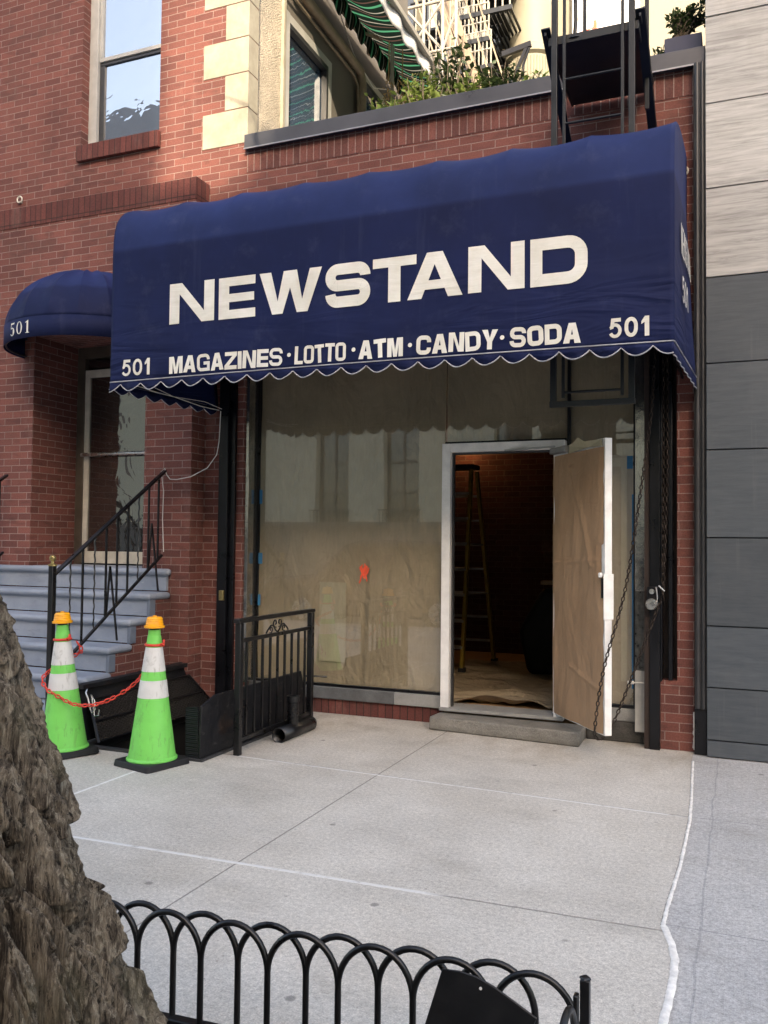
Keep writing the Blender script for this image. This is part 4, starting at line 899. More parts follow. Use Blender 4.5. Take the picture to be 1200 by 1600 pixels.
# serif digits: thin and thick strokes
SER = {'5': [[(0.16, 0.50), (0.22, 1.0), (0.80, 1.0), (0.86, 1.06), (0.80, 0.88), (0.28, 0.88), (0.24, 0.62)]], '1': [[(0.40, 0.06), (0.40, 0.84), (0.22, 0.80), (0.22, 0.85), (0.55, 1.0), (0.60, 1.0), (0.60, 0.06), (0.76, 0.03), (0.76, 0.0), (0.24, 0.0), (0.24, 0.03)]]}
def serif(ch, W, H):
    V2 = lambda l: [Vector((x*W, y*H)) for x, y in l]
    if ch in SER:
        out = [V2(l) for l in SER[ch]]
        if ch == '5':
            n = 18; o = []; ii = []
            for i in range(n+1):
                a = R(125+(-150-125)*i/n); k = 0.09+0.10*max(0, math.cos(a)); o.append((0.46+0.38*math.cos(a), 0.31+0.33*math.sin(a))); ii.append((0.46+(0.38-k*1.4)*math.cos(a), 0.31+(0.33-0.06)*math.sin(a)))
            out += [V2([o[i], o[i+1], ii[i+1], ii[i]]) for i in range(n)]
        return out
    n = 24; out = []
    for i in range(n):
        a, c_ = 2*math.pi*i/n, 2*math.pi*(i+1)/n
        out.append(V2([(0.5+0.42*math.cos(a), 0.5+0.5*math.sin(a)), (0.5+0.42*math.cos(c_), 0.5+0.5*math.sin(c_)), (0.5+0.24*math.cos(c_), 0.5+0.45*math.sin(c_)), (0.5+0.24*math.cos(a), 0.5+0.45*math.sin(a))]))
    return out
for c_, a0 in zip('501', (1.13, 1.27, 1.41)):
    mb = MB(); put_polys(mb, serif(c_, 0.125, 0.115), a0, 3.335, drum); mb.build('digit', 'white_letter', DA, fixn=False)

# ------------------------------------------------------------------ painted stoop
SO = thing('stoop', 'blue grey painted entrance stoop of six steps with red brick cheek', 'steps', (-5.4, -0.8, 0))
NZ = [(-0.277, 1.248), (-0.536, 1.040), (-0.794, 0.832), (-1.055, 0.624), (-1.312, 0.416), (-1.570, 0.208)]
SX0, SX1 = -7.2, -4.45
b = MB()
def cheek(xa, xb):
    pl_ = [(-0.214, 0.0), (-0.214, 1.15)]
    for y, z in NZ: pl_ += [(y+0.10, z-0.07)] if False else []
    pl_ = [(-0.213, 0), (-0.213, NZ[1][1]-0.062)]
    for i in range(1, 6): pl_ += [(NZ[i][0]+0.06, NZ[i][1]-0.062), (NZ[i][0]+0.06, (NZ[i+1][1] if i < 5 else 0)-0.0620 if i < 5 else 0)]
    return pl_
pl_ = cheek(0, 0)
b.prism(pl_, lambda a, c_, d: (d, a, c_), SX1-0.13, SX1-0.02); b.build('cheek_wall', 'brick', SO)
for i, (y, z) in enumerate(NZ):
    yb_ = NZ[i-1][0]+0.02 if i else 0.42
    q = MB(); x1 = SX1 if i else SX1
    if i == 0: 
        q.box(SX0, SX1, y, YB-0.001, z-0.062, z); q.box(DX0+0.001, DX1-0.001, YB-0.001, 0.42, z-0.062, z)
    else: q.box(SX0, SX1, y, yb_+0.03, z-0.062, z)
    st = q.build('step', 'step_paint', SO, bevel=0.026)
    q = MB(); q.box(SX0, SX1-0.045, y+0.035, y+0.10, z-0.2, z-0.060); q.build('riser', 'step_paint', st)
for i in range(1, 5): q = MB(); q.box(SX1-0.045, SX1-0.012, NZ[i][0]+0.02, NZ[i][0]+0.10, NZ[i+1][1], NZ[i][1]-0.061); q.build('edge_trim', 'step_paint_dark', SO, bevel=0.004)

# ------------------------------------------------------------------ stair railings
def railing(xr, label, knob=True):
    o = thing('stair_railing', label, 'railing', (xr, -1.6, 0), 'black railings of the entrance stoop')
    A = Vector((xr, -1.56, 1.262)); B_ = Vector((xr, -0.245, 2.135)); C_ = Vector((xr, -1.50, 0.53)); D_ = Vector((xr, -0.27, 1.372))
    q = MB(); q.box(xr-0.022, xr+0.022, -1.64, -1.596, 0, 1.30); nw = q.build('newel_post', 'black_paint', o, bevel=0.004)
    q = MB(); q.lathe([(0.034, 0), (0.034, 0.012), (0.014, 0.02), (0.012, 0.035), (0.022, 0.045), (0.026, 0.06), (0.02, 0.077), (1e-6, 0.085)], (xr, -1.618, 1.30), 16); q.build('finial', 'brass', nw, smooth=45)
    q = MB(); q.bar(A-Vector((0, 0.05, 0.033)), B_, 0.040, 0.022); q.build('handrail', 'black_paint', o, bevel=0.005)
    q = MB(); q.bar(C_, D_, 0.022, 0.022); q.build('lower_rail', 'black_paint', o, bevel=0.003)
    n = 9
    for i in range(n):
        k = (i+0.55)/n; p = C_.lerp(D_, k); t_ = A.lerp(B_, k); t_.y = p.y; t_.z = A.z+(B_.z-A.z)*(p.y-A.y)/(B_.y-A.y)
        q = MB()
        if i in (0, 2, 6):   # twisted bars
            q.tube([p.lerp(t_, j/40)+Vector((0.0028*math.cos(j*1.3), 0.0028*math.sin(j*1.3), 0)) for j in range(41)], 0.0075, 4)
        else: q.bar(p, t_, 0.014, 0.014)
        q.build('baluster', 'black_paint', o)
    for i, k, dn in ((3, 0.42, 0.30), (7, 0.86, 0.28)):
        p = C_.lerp(D_, k); q = MB(); q.bar((xr, p.y+0.02, p.z+0.40), (xr+0.02, p.y+0.10, p.z-dn+0.08), 0.013, 0.013); q.bar((xr, p.y+0.02, p.z+0.40), (xr, p.y-0.02, p.z-0.01), 0.013, 0.013); q.build('brace', 'black_paint', o)
    return o
railing(-4.53, 'black iron stair railing with brass finial along the right side of the stoop')
railing(-6.42, 'black iron stair railing at the left edge of the picture before the brick wall')
q = MB(); q.tube([(-4.035, -0.11, 2.68), (-4.04, -0.12, 2.40), (-4.05, -0.14, 2.28), (-4.12, -0.18, 2.16), (-4.26, -0.23, 2.08), (-4.40, -0.25, 2.055), (-4.47, -0.25, 2.06), (-4.50, -0.26, 2.10), (-4.53, -0.25, 2.16), (-4.56, -0.26, 2.13), (-4.545, -0.24, 1.95), (-4.555, -0.235, 1.7), (-4.54, -0.23, 1.40)], 0.0042, 6)
tag(q.build('wire', 'white_wire', smooth=60), 'thin white cable hanging from the awning to the top of the stair railing', 'cable')

# ------------------------------------------------------------------ cellar hatch
CH = thing('cellar_hatch', 'open black steel cellar hatch with raised doors in the pavement behind the cones', 'hatch', (-3.6, -1, 0))
b = MB(); b.box(HX0-0.05, HX1+0.05, HY0-0.05, HY0, -0.05, 0.018); b.box(HX1, HX1+0.05, HY0, HY1, -0.05, 0.018); b.box(HX0-0.05, HX0, HY0, HY1, -0.05, 0.018); b.build('frame', 'charcoal_metal', CH, bevel=0.003)
b = MB(); b.box(HX0-0.1, HX0, HY0-0.1, HY1+0.1, -1.85, -0.051); b.box(HX1, HX1+0.1, HY0-0.1, HY1+0.1, -1.85, -0.051); b.box(HX0, HX1, HY0-0.1, HY0, -1.85, -0.051); b.box(HX0, HX1, HY1, HY1+0.1, -1.85, -0.004); b.box(HX0, HX1, HY0, HY1, -1.88, -1.85); b.build('shaft', 'room_paint', CH)
b = MB()
for i in range(6): b.box(HX0+0.05, HX1-0.05, -1.5+0.22*i, -1.27+0.22*i, -0.35-0.25*i-0.03, -0.35-0.25*i)
b.build('cellar_steps', 'charcoal_metal', CH)
b = MB(); b.prism([(-1.68, 0.02), (-1.62, 0.40), (-0.30, 0.43), (-0.24, 0.02)], lambda a, c_, d: (-4.15-0.13*c_/0.43+d, a, c_), -0.012, 0.012); b.box(-4.27, -4.20, -1.63, -0.31, 0.39, 0.425); b.box(-4.24, -4.205, -1.63, -0.31, 0.26, 0.285)
hd = b.build('hatch_door', 'black_plate', CH, bevel=0.003)
b = MB(); b.prism([(-1.66, 0.02), (-1.58, 0.30), (-0.30, 0.315), (-0.12, 0.03)], lambda a, c_, d: (-4.02-0.17*c_/0.31+d, a, c_), -0.008, 0.008); lf = b.build('hatch_door', 'diamond_plate', CH)
b = MB()
for p, q in (((-4.02, -1.66, 0.02), (-4.18, -1.58, 0.30)), ((-4.18, -1.58, 0.305), (-4.185, -0.30, 0.32)), ((-4.185, -0.30, 0.315), (-4.02, -0.12, 0.03)), ((-4.01, -1.64, 0.03), (-4.01, -0.14, 0.03)), ((-4.10, -1.62, 0.16), (-4.10, -0.22, 0.17))): b.bar(p, q, 0.022, 0.014)
b.build('angle_rim', 'black_paint', lf, bevel=0.002)
b = MB(); b.tube([(-4.14, -1.655, 0.40), (-4.13, -1.68, 0.38), (-4.10, -1.69, 0.34), (-4.08, -1.69, 0.27), (-4.06, -1.69, 0.24), (-4.03, -1.69, 0.27), (-4.05, -1.68, 0.33), (-4.08, -1.68, 0.37), (-4.05, -1.69, 0.28), (-4.04, -1.69, 0.22), (-4.0, -1.69, 0.225), (-4.0, -1.685, 0.27)], 0.006, 7); b.build('hook', 'silver', hd, smooth=60)
b = MB(); b.prism([(-1.745, 0.02), (-1.73, 0.37), (-1.56, 0.425), (-0.28, 0.425), (-0.16, 0.12), (-0.16, 0.02)], lambda a, c_, d: (-3.10+d, a, c_), -0.010, 0.010); hd = b.build('hatch_door', 'black_plate', CH, bevel=0.003)
b = MB(); b.prism([(-3.21, 0.02), (-3.215, 0.36), (-3.112, 0.37), (-3.112, 0.02)], lambda a, c_, d: (a, -1.735+d, c_), -0.006, 0.006); b.build('end_flange', 'diamond_plate', hd)
b = MB(); b.tube([(-3.085, -1.30, 0.315), (-3.075, -1.22, 0.345), (-3.085, -1.14, 0.31), (-3.075, -1.22, 0.28)], 0.005, 6, closed=True); b.build('lifting_ring', 'rusty_brown', hd, smooth=60)

# ------------------------------------------------------------------ guard railing beside the hatch
GR = thing('guard_railing', 'black iron guard railing with scroll ornament between cellar hatch and shop window', 'railing', (-2.96, -0.9, 0))
gx = -2.96
for y0 in (-1.475, -0.37):
    b = MB(); b.box(gx-0.023, gx+0.023, y0-0.023, y0+0.023, 0, 0.925); b.build('post', 'black_paint', GR, bevel=0.004)
b = MB(); b.box(gx-0.024, gx+0.024, -1.52, -0.335, 0.925, 0.955); b.build('top_rail', 'black_paint', GR, bevel=0.004)
for z in (0.785, 0.09):
    b = MB(); b.box(gx-0.014, gx+0.014, -1.45, -0.395, z, z+0.028); b.build('rail', 'black_paint', GR, bevel=0.003)
for i in range(9):
    y = -1.452+1.06*(i+0.7)/9.4; b = MB(); b.box(gx-0.008, gx+0.008, y-0.008, y+0.008, 0.118, 0.785); b.build('baluster', 'black_paint', GR)
b = MB(); yc = -0.93
def spiral(cy_, cz_, r0, r1, a0, a1, n=18): return [(gx, cy_+(r0+(r1-r0)*i/n)*math.cos(R(a0+(a1-a0)*i/n)), cz_+(r0+(r1-r0)*i/n)*math.sin(R(a0+(a1-a0)*i/n))) for i in range(n+1)]
for s_ in (-1, 1):
    b.tube([(gx, yc+s_*(p[1]-yc), p[2]) for p in spiral(yc+0.035, 0.885, 0.010, 0.034, 260, -110)], 0.0055, 6)
    b.tube([(gx, yc+s_*(p[1]-yc), p[2]) for p in spiral(yc+0.10, 0.842, 0.008, 0.028, -60, 300)], 0.005, 6)
    b.tube([(gx, yc+s_*0.004, 0.815), (gx, yc+s_*0.03, 0.832), (gx, yc+s_*0.07, 0.868), (gx, yc+s_*0.10, 0.872), (gx, yc+s_*0.15, 0.838), (gx, yc+s_*0.17, 0.818)], 0.006, 6)
b.build('scroll_ornament', 'black_paint', GR, smooth=60)
b = MB(); b.tube([(-3.0, -0.37, 0.40), (-2.90, -0.33, 0.40), (-2.84, -0.30, 0.395)], 0.008, 6); b.build('latch', 'black_paint', GR, smooth=60)
b = MB(); b.tube([(-2.885, -1.02, 0.052), (-2.885, -0.50, 0.052)], 0.055, 18, caps=False); dp_ = b.build('stand_pipe', 'black_paint', smooth=50, solid=0.006)
tag(dp_, 'black iron tee pipe lying at the foot of the guard railing', 'pipe')
b = MB(); b.lathe([(0.043, 0.07), (0.043, 0.19), (0.047, 0.192), (0.047, 0.205), (0.043, 0.207), (0.043, 0.27), (0.05, 0.272), (0.05, 0.315), (0.03, 0.318), (0.03, 0.27)], (-2.885, -0.80, 0), 18); b.build('riser_pipe', 'black_paint', dp_, smooth=40)

# ------------------------------------------------------------------ green cones with lamps and a red plastic chain
def cone_mesh(root):
    b = MB(); rr = 0.03
    sq = [(0.185-rr+rr*math.cos(a), 0.185-rr+rr*math.sin(a)) for a in [i*math.pi/8 for i in range(5)]]
    poly = sq+[(-y, x) for x, y in sq]+[(-x, -y) for x, y in sq]+[(y, -x) for x, y in sq]
    b.prism(poly, lambda a, c_, d: (a*(1 if d < 0.03 else 0.96), c_*(1 if d < 0.03 else 0.96), d), 0.0, 0.042); b.build('base', 'rubber', root, bevel=0.006)
    rad = lambda z: 0.158-0.139*(z-0.04)/0.88*0.88
    b = MB(); b.lathe([(0.168, 0.042), (0.168, 0.050), (rad(0.055), 0.062)]+[(rad(z), z) for z in (0.10, 0.2, 0.3, 0.4, 0.5, 0.6, 0.7, 0.8, 0.86)]+[(0.041, 0.862), (0.040, 0.90), (0.030, 0.902)], n=48); b.build('cone_body', 'cone_green', root, smooth=35)
    for z0, z1 in ((0.625, 0.785), (0.452, 0.567)):
        b = MB(); b.lathe([(rad(z0)+0.0005, z0), (rad(z0)+0.0022, z0+0.001), (rad(z1)+0.0022, z1-0.001), (rad(z1)+0.0005, z1)], n=48); b.build('reflective_band', 'reflective_white', root, smooth=50)
    b = MB(); b.lathe([(0.033, 0.895), (0.033, 0.915)], n=20); b.build('neck', 'rubber', root, smooth=50)
    b = MB(); b.lathe([(0.030, 0.912), (0.068, 0.914), (0.070, 0.928), (0.059, 0.932)]+[(0.058-0.001*i+(0.0025 if i % 2 else 0), 0.936+0.0055*i) for i in range(9)]+[(0.044, 0.987), (0.014, 0.989), (0.013, 0.996), (1e-6, 0.997)], n=28); lp = b.build('lamp', 'amber_lens', root, smooth=30)
    b = MB(); b.lathe([(0.02, 0.93), (0.02, 0.965), (1e-6, 0.97)], n=12); b.build('bulb_core', 'silver', lp, smooth=50)
    b = MB(); b.tube([(0.057*math.cos(i*math.pi/12), 0.057*math.sin(i*math.pi/12), 0.80) for i in range(24)], 0.009, 8, closed=True)
    for s_ in (-1, 1):
        links(b, [(s_*0.06, 0, 0.80), (s_*0.085, 0.01, 0.805), (s_*0.075, 0.02, 0.835)], 0.042, 0.030, 0.0060)
    b.build('chain_collar', 'red_plastic', root, smooth=60)
c1 = thing('traffic_cone', 'lime green traffic cone with amber lamp nearer the guard railing, right of two', 'traffic cone', (0, 0, 0), 'lime green traffic cones by the cellar hatch')
cone_mesh(c1)
c2 = copy_tree(c1); c2['label'] = 'lime green traffic cone with amber lamp nearer the tree trunk, left of two'
c1.location = (-3.345, -1.93, 0.0); c1.rotation_euler = (0, 0, R(-14))
c2.location = (-4.085, -1.94, 0.0); c2.rotation_euler = (R(1.5), R(-1.5), R(-24))
ch = []
cp = [(-3.39, -1.88, .79), (-3.45, -1.90, .60), (-3.56, -1.96, .475), (-3.72, -2.03, .39), (-3.88, -2.06, .375), (-4.03, -2.05, .41), (-4.15, -2.05, .46), (-4.23, -2.01, .52), (-4.235, -1.93, .57), (-4.19, -1.84, .62), (-4.09, -1.835, .68), (-4.015, -1.87, .72), (-4.03, -1.91, .79)]
for i in range(len(cp)-1):
    p0, p1, p2, p3 = [Vector(cp[min(max(k, 0), len(cp)-1)]) for k in (i-1, i, i+1, i+2)]
    for k in range(6):
        s = k/6; ch.append(0.5*((2*p1)+(p2-p0)*s+(2*p0-5*p1+4*p2-p3)*s*s+(3*p1-p0-3*p2+p3)*s**3))
b = MB(); links(b, ch, 0.054, 0.034, 0.0052, 7); tag(b.build('plastic_chain', 'red_plastic', smooth=60), 'red plastic chain sagging between the two green cones', 'chain')

# ------------------------------------------------------------------ hoist chains on the right of the door
def cat3(cp_, n=8):
    out = []
    for i in range(len(cp_)-1):
        p0, p1, p2, p3 = [Vector(cp_[min(max(k, 0), len(cp_)-1)]) for k in (i-1, i, i+1, i+2)]
        for k in range(n):
            s = k/n; out.append(0.5*((2*p1)+(p2-p0)*s+(2*p0-5*p1+4*p2-p3)*s*s+(3*p1-p0-3*p2+p3)*s**3))
    return out+[Vector(cp_[-1])]
b = MB(); links(b, cat3([(-0.255, -0.16, 2.95), (-0.285, -0.22, 2.45), (-0.345, -0.32, 1.90), (-0.435, -0.46, 1.20), (-0.56, -0.62, 0.65), (-0.615, -0.66, 0.24), (-0.60, -0.64, 0.172), (-0.575, -0.60, 0.165), (-0.535, -0.44, 0.21), (-0.43, -0.28, 0.50), (-0.31, -0.16, 0.86), (-0.225, -0.11, 1.10)]), 0.046, 0.030, 0.0045, 6)
tag(b.build('hoist_chain', 'chain_steel', smooth=60), 'rusty steel chain slanting from the awning corner round the foot of the open door', 'chain', 'steel shutter chains')
b = MB(); links(b, cat3([(-0.205, -0.10, 3.0), (-0.207, -0.10, 2.0), (-0.214, -0.10, 1.10)]), 0.046, 0.029, 0.0043, 6); links(b, cat3([(-0.178, -0.09, 3.0), (-0.182, -0.095, 2.0), (-0.210, -0.10, 1.14)]), 0.046, 0.029, 0.0043, 6)
tag(b.build('hoist_chain', 'chain_steel', smooth=60), 'doubled steel chain hanging straight down the dark channel beside the brick edge', 'chain', 'steel shutter chains')
b = MB(); b.tube([(-0.46, 0.02, 0.47), (-0.34, 0.0, 0.475)], 0.005, 8); b.tube([(-0.475, 0.02, 0.47), (-0.43, 0.016, 0.471)], 0.013, 10)
tag(b.build('bolt_pin', 'white_wire', smooth=50), 'small white bolt sticking out level beside the lower right window', 'bolt')
for x, z, lab in ((-6.578, 5.015, 'pale metal eye ring on brick at the far left above the soldier band'), (-0.068, 4.31, 'pale metal eye ring on brick beside the upper right awning corner')):
    b = MB(); b.tube([(x+0.032*math.cos(i*math.pi/8), -0.02, z+0.032*math.sin(i*math.pi/8)) for i in range(16)], 0.008, 7, closed=True); b.lathe([(0.018, 0), (0.018, 0.02)], (x, 0, z-0.035), 8)
    tag(b.build('eye_ring', 'cream_paint', smooth=60), lab, 'ring', 'wall eye rings')

# ------------------------------------------------------------------ fire escape above the awning
FE = thing('fire_escape', 'dark grey steel fire escape landing with drop ladder passing through the awning', 'fire escape', (-0.6, -0.5, 5))
b = MB(); b.box(-0.885, -0.305, -0.90, -0.03, 4.956, 4.972); pf_ = b.build('platform', 'fire_escape_paint', FE)
b = MB(); b.box(-0.900, -0.295, -0.925, -0.90, 4.945, 5.005); b.box(-0.90, -0.885, -0.90, -0.03, 4.945, 5.005); b.box(-0.305, -0.295, -0.90, -0.03, 4.945, 5.005); b.build('edge_beam', 'fire_escape_paint', pf_, bevel=0.003)
for x in (-0.915, -0.285):
    b = MB(); b.bar((x, -0.955, 5.06), (x, -0.005, 4.58), 0.014, 0.062, (1, 0, 0)); b.box(x-0.007, x+0.007, -0.96, -0.03, 5.005, 5.03); b.build('bracket', 'fire_escape_paint', FE, bevel=0.002)
b = MB()
for x in (-0.852, -0.338): b.box(x-0.020, x+0.020, -0.965, -0.930, 2.445, 6.6)
b.build('guide_post', 'fire_escape_paint', FE, bevel=0.003)
b = MB()
for x in (-0.785, -0.398): b.box(x-0.010, x+0.010, -0.962, -0.94, 2.49, 6.0)
ld = b.build('ladder', 'fire_escape_paint', FE, bevel=0.002)
for i in range(12):
    z = 4.677+0.307*(i-7); 
    if z > 2.45 and not 4.8 < z < 5.1: b = MB(); b.tube([(-0.785, -0.951, z), (-0.398, -0.951, z)], 0.009, 8); b.build('rung', 'fire_escape_paint', ld, smooth=60)
b = MB(); b.box(-0.875, -0.315, -0.968, -0.928, 2.43, 2.468); b.build('bottom_bar', 'fire_escape_paint', FE, bevel=0.003)
b = MB(); b.tube([(-0.78, -0.88, 6.0), (-0.77, -0.88, 5.55), (-0.725, -0.88, 5.40), (-0.72, -0.88, 5.12), (-0.73, -0.88, 4.98)], 0.014, 8); b.lathe([(0.06, 0), (0.03, 0.03), (0.012, 0.05)], (-0.725, -0.88, 4.973), 14); b.build('handrail', 'fire_escape_paint', FE, smooth=50)
b = MB(); b.box(-0.77, -0.745, -0.30, -0.27, 4.972, 6.6); b.box(-0.30, -0.272, -0.50, -0.47, 4.60, 6.6); b.box(-0.345, -0.318, -0.90, -0.87, 5.0, 5.09); b.build('rear_post', 'fire_escape_paint', FE, bevel=0.003)
b = MB(); b.bar((-0.262, -0.93, 5.08), (-0.262, -0.02, 4.62), 0.008, 0.02, (1, 0, 0)); b.bar((-0.30, -0.50, 4.97), (-0.26, -0.02, 4.55), 0.016, 0.016); b.build('stay_rod', 'fire_escape_paint', FE)

# ------------------------------------------------------------------ roof terrace: striped awning, plants, planter
RA = thing('retractable_awning', 'green and white striped retractable terrace awning on a side wall, seen from below', 'awning', (-3.8, 2, 7.4))
b = MB(); b.grid(lambda u_, v_: (-3.72+0.92*u_, 0.5+4.2*v_, 7.50-0.72*u_-0.07*math.sin(math.pi*u_)-0.012*math.sin(v_*40)), 20, 120); b.build('striped_cloth', 'striped_canvas', RA, smooth=80)
b = MB(); b.box(-2.82, -2.765, 0.45, 4.75, 6.74, 6.80); b.build('front_bar', 'white_steel', RA, bevel=0.006)
b = MB(); b.grid(lambda u_, v_: (-2.81+0.015*math.sin(v_*60), 0.5+4.2*v_, 6.74-u_*(0.14+0.03*abs(math.sin(v_*42)))), 4, 160); b.build('front_valance', 'reflective_white', RA, smooth=80, solid=0.003)
b = MB(); b.tube([(-3.78, 0.9, 7.50), (-3.78, 4.7, 7.50)], 0.06, 14); b.build('roller', 'painted_wall_taupe', RA, smooth=50)
b = MB(); b.grid(lambda u_, v_: (-3.68+0.05*math.sin(u_*3), 1.0+3.6*v_, 7.44-u_*(0.15+0.10*abs(math.sin(v_*38)))+0.02*math.sin(v_*76)), 6, 200); b.build('roller_valance', 'striped_canvas', RA, smooth=80, solid=0.003)
b = MB(); b.tube([(-3.72, 0.8, 7.40), (-3.72, 4.7, 7.30)], 0.024, 8); b.tube([(-3.72, 2.1, 7.36), (-3.3, 2.2, 7.18), (-2.80, 2.25, 6.80)], 0.018, 8); b.tube([(-3.60, 2.6, 7.48), (-3.2, 2.6, 7.1), (-2.9, 2.55, 6.85)], 0.03, 8)
for i in range(5): b.box(-3.74, -3.70, 1.2+0.6*i, 1.26+0.6*i, 7.26, 7.44)
b.build('folding_arm', 'tan_pipe', RA, smooth=50)
b = MB(); b.tube([(-3.25, 2.0, 5.0), (-3.25, 2.0, 7.16)], 0.022, 10); b.tube([(-3.05, 2.6, 5.0), (-3.05, 2.6, 6.7)], 0.026, 10); b.tube([(-3.45, 2.9, 5.0), (-2.85, 1.8, 6.35)], 0.02, 8)
tag(b.build('terrace_pole', 'white_steel', smooth=50), 'pale slim poles standing on the terrace under the striped awning', 'poles')
for k, (x, y, z) in enumerate(((-3.27, 1.95, 6.62), (-3.12, 1.98, 6.62))):
    b = MB(); rq = random.Random(40+k)
    for i in range(60):
        a = rq.uniform(0, 6.28); r_ = rq.uniform(0.01, 0.05); h = rq.uniform(-0.34, 0); p = Vector((x+r_*math.cos(a), y+r_*math.sin(a), z+h)); q = p+Vector((rq.uniform(-0.03, 0.03), rq.uniform(-0.03, 0.03), rq.uniform(-0.05, 0.01))); b.tube([p, q], 0.006, 4)
    b.tube([(x, y, z), (x, y, z+0.52)], 0.006, 5)
    tag(b.build('dried_bouquet', 'dry_stem'), ('dried yellow bunch hanging under the striped awning, left one of two', 'dried yellow bunch hanging under the striped awning, right one of two')[k], 'dried flowers', 'dried bunches under the terrace awning')
def leaf(b, p, d, L, W, rq):
    d = d.normalized(); s = d.cross(Vector((rq.uniform(-1, 1), rq.uniform(-1, 1), 1))).normalized(); n = s.cross(d)
    b.add([p, p+d*L*0.45+s*W/2+n*W*0.12, p+d*L, p+d*L*0.45-s*W/2+n*W*0.12], [(0, 1, 2, 3)])
def shrub(name, label, x, y, z, h, wd, n, seed, mat_, LL=0.06, cat='shrub', group='shrubs on the roof terrace', lean=0.0):
    rq = random.Random(seed); o = thing(name, label, cat, (x, y, z), group); st = MB(); lv = MB()
    for i in range(n):
        a = rq.uniform(0, 6.28); hh = h*rq.uniform(0.55, 1.0); sp = wd*rq.uniform(0.2, 1.0)
        tip = Vector((x+sp*math.cos(a)+lean*hh, y+sp*0.6*math.sin(a), z+hh)); mid = Vector((x, y, z)).lerp(tip, 0.5)+Vector((rq.uniform(-.04, .04), rq.uniform(-.04, .04), 0.06))
        pts = [Vector((x+rq.uniform(-.04, .04), y+rq.uniform(-.04, .04), z)), mid, tip]; st.tube(pts, [0.010, 0.007, 0.003], 5)
        for k in range(rq.randint(14, 26)):
            t_ = rq.uniform(0.25, 1.0); p = pts[0].lerp(pts[1], t_*2) if t_ < 0.5 else pts[1].lerp(pts[2], t_*2-1)
            d = Vector((rq.uniform(-1, 1), rq.uniform(-1, 1), rq.uniform(-0.4, 0.9))); leaf(lv, p+d*0.012, d, LL*rq.uniform(0.6, 1.3), LL*0.5*rq.uniform(0.7, 1.3), rq)
    st.build('stems', 'bark_twig', o); lv.build('leaves', mat_, o, fixn=False); return o
shrub('shrub', 'low yellow green leafy plant on the terrace left of the others', -2.72, 0.70, 5.15, 0.62, 0.26, 30, 1, 'leaf_light', 0.075)
shrub('shrub', 'bushy bright green plant behind the parapet under the striped awning corner', -2.42, 0.75, 5.15, 0.80, 0.28, 36, 2, 'leaf_light', 0.075)
shrub('shrub', 'tallest darker leafy plant rising beside the white awning bar', -2.22, 0.95, 5.15, 1.15, 0.24, 32, 3, 'leaf_dark', 0.085)
shrub('shrub', 'mid green bush in the middle of the terrace planting', -1.98, 0.75, 5.15, 0.64, 0.28, 34, 4, 'leaf_light', 0.075)
shrub('shrub', 'sparse bush with dark leaves right of the middle of the terrace planting', -1.70, 0.80, 5.15, 0.76, 0.26, 32, 5, 'leaf_dark', 0.075)
shrub('shrub', 'small sunlit bush at the right end of the terrace planting', -1.44, 0.70, 5.15, 0.52, 0.20, 24, 6, 'leaf_light', 0.07, lean=0.05)
PL = thing('planter_box', 'dark navy planter box standing on the right end of the parapet', 'planter', (-0.08, 0.2, 5.222))
b = MB(); b.box(-0.212, 0.06, 0.09, 0.33, 5.224, 5.41); b.build('box', 'navy_planter', PL, bevel=0.004)
b = MB(); b.box(-0.20, 0.05, 0.10, 0.32, 5.40, 5.413); b.build('earth', 'soil', PL)
shrub('planter_shrub', 'dark leafy shrub spreading out of the navy planter box', -0.12, 0.22, 5.41, 0.30, 0.22, 26, 9, 'leaf_dark', 0.05, 'shrub', None, 0.5)
shrub('planter_shrub', 'thin trailing shrub behind the parapet left of the navy planter box', -0.26, 0.34, 5.12, 0.36, 0.12, 14, 12, 'leaf_dark', 0.05, 'shrub', None)

# ------------------------------------------------------------------ buildings behind the terrace
CB = thing('cream_building', 'tall sunlit cream building with round column behind the roof terrace', 'building', (-3, 13, 0))
b = MB(); b.box(-16, -6.9, 12.5, 20, 0, 24); b.box(-6.9, -4.75, 12.5, 20, 0, 10.6); b.box(-6.9, -4.75, 12.5, 20, 15.5, 24); b.box(-4.75, 8, 12.5, 20, 0, 24); b.build('wall', 'cream_building', CB)
b = MB(); b.box(-6.9, -4.75, 12.9, 13.0, 10.6, 15.5); b.build('window_pane', 'far_glass', CB)
for x in (-6.5, -5.9, -5.35, -4.9):
    b = MB(); b.box(x-0.06, x+0.06, 12.6, 12.9, 10.6, 15.5); b.build('window_bar', 'white_steel', CB)
for i, (xa, za) in enumerate(((-9.3, 12.4), (-7.85, 12.9), (-9.3, 15.6), (-7.85, 15.6))):
    b = MB(); b.box(xa, xa+0.9, 12.44, 12.49, za, za+1.8); wq = b.build('window', 'far_glass', CB); b = MB(); b.box(xa-0.08, xa+0.98, 12.40, 12.46, za-0.14, za); b.box(xa-0.05, xa+0.95, 12.42, 12.45, za+0.86, za+0.92); b.build('sill', 'white_steel', wq)
b = MB(); b.lathe([(0.52, 0), (0.52, 12.15), (0.60, 12.2), (0.60, 12.35), (0.50, 12.42), (0.50, 24)], (-3.95, 12.0, 0), 40); b.build('round_column', 'cream_building', CB, smooth=40)
b = MB()
for i in range(26):
    a = math.pi+math.pi*i/25; b.tube([(-3.95+0.53*math.cos(a), 12.0+0.53*math.sin(a), 8.5), (-3.95+0.53*math.cos(a), 12.0+0.53*math.sin(a), 12.1)], 0.016, 5)
b.build('column_reeding', 'cream_building', CB)
b = MB(); b.box(-3.1, -1.85, 12.2, 12.5, 12.3, 16); b.build('bay_panel', 'white_paint', CB); 
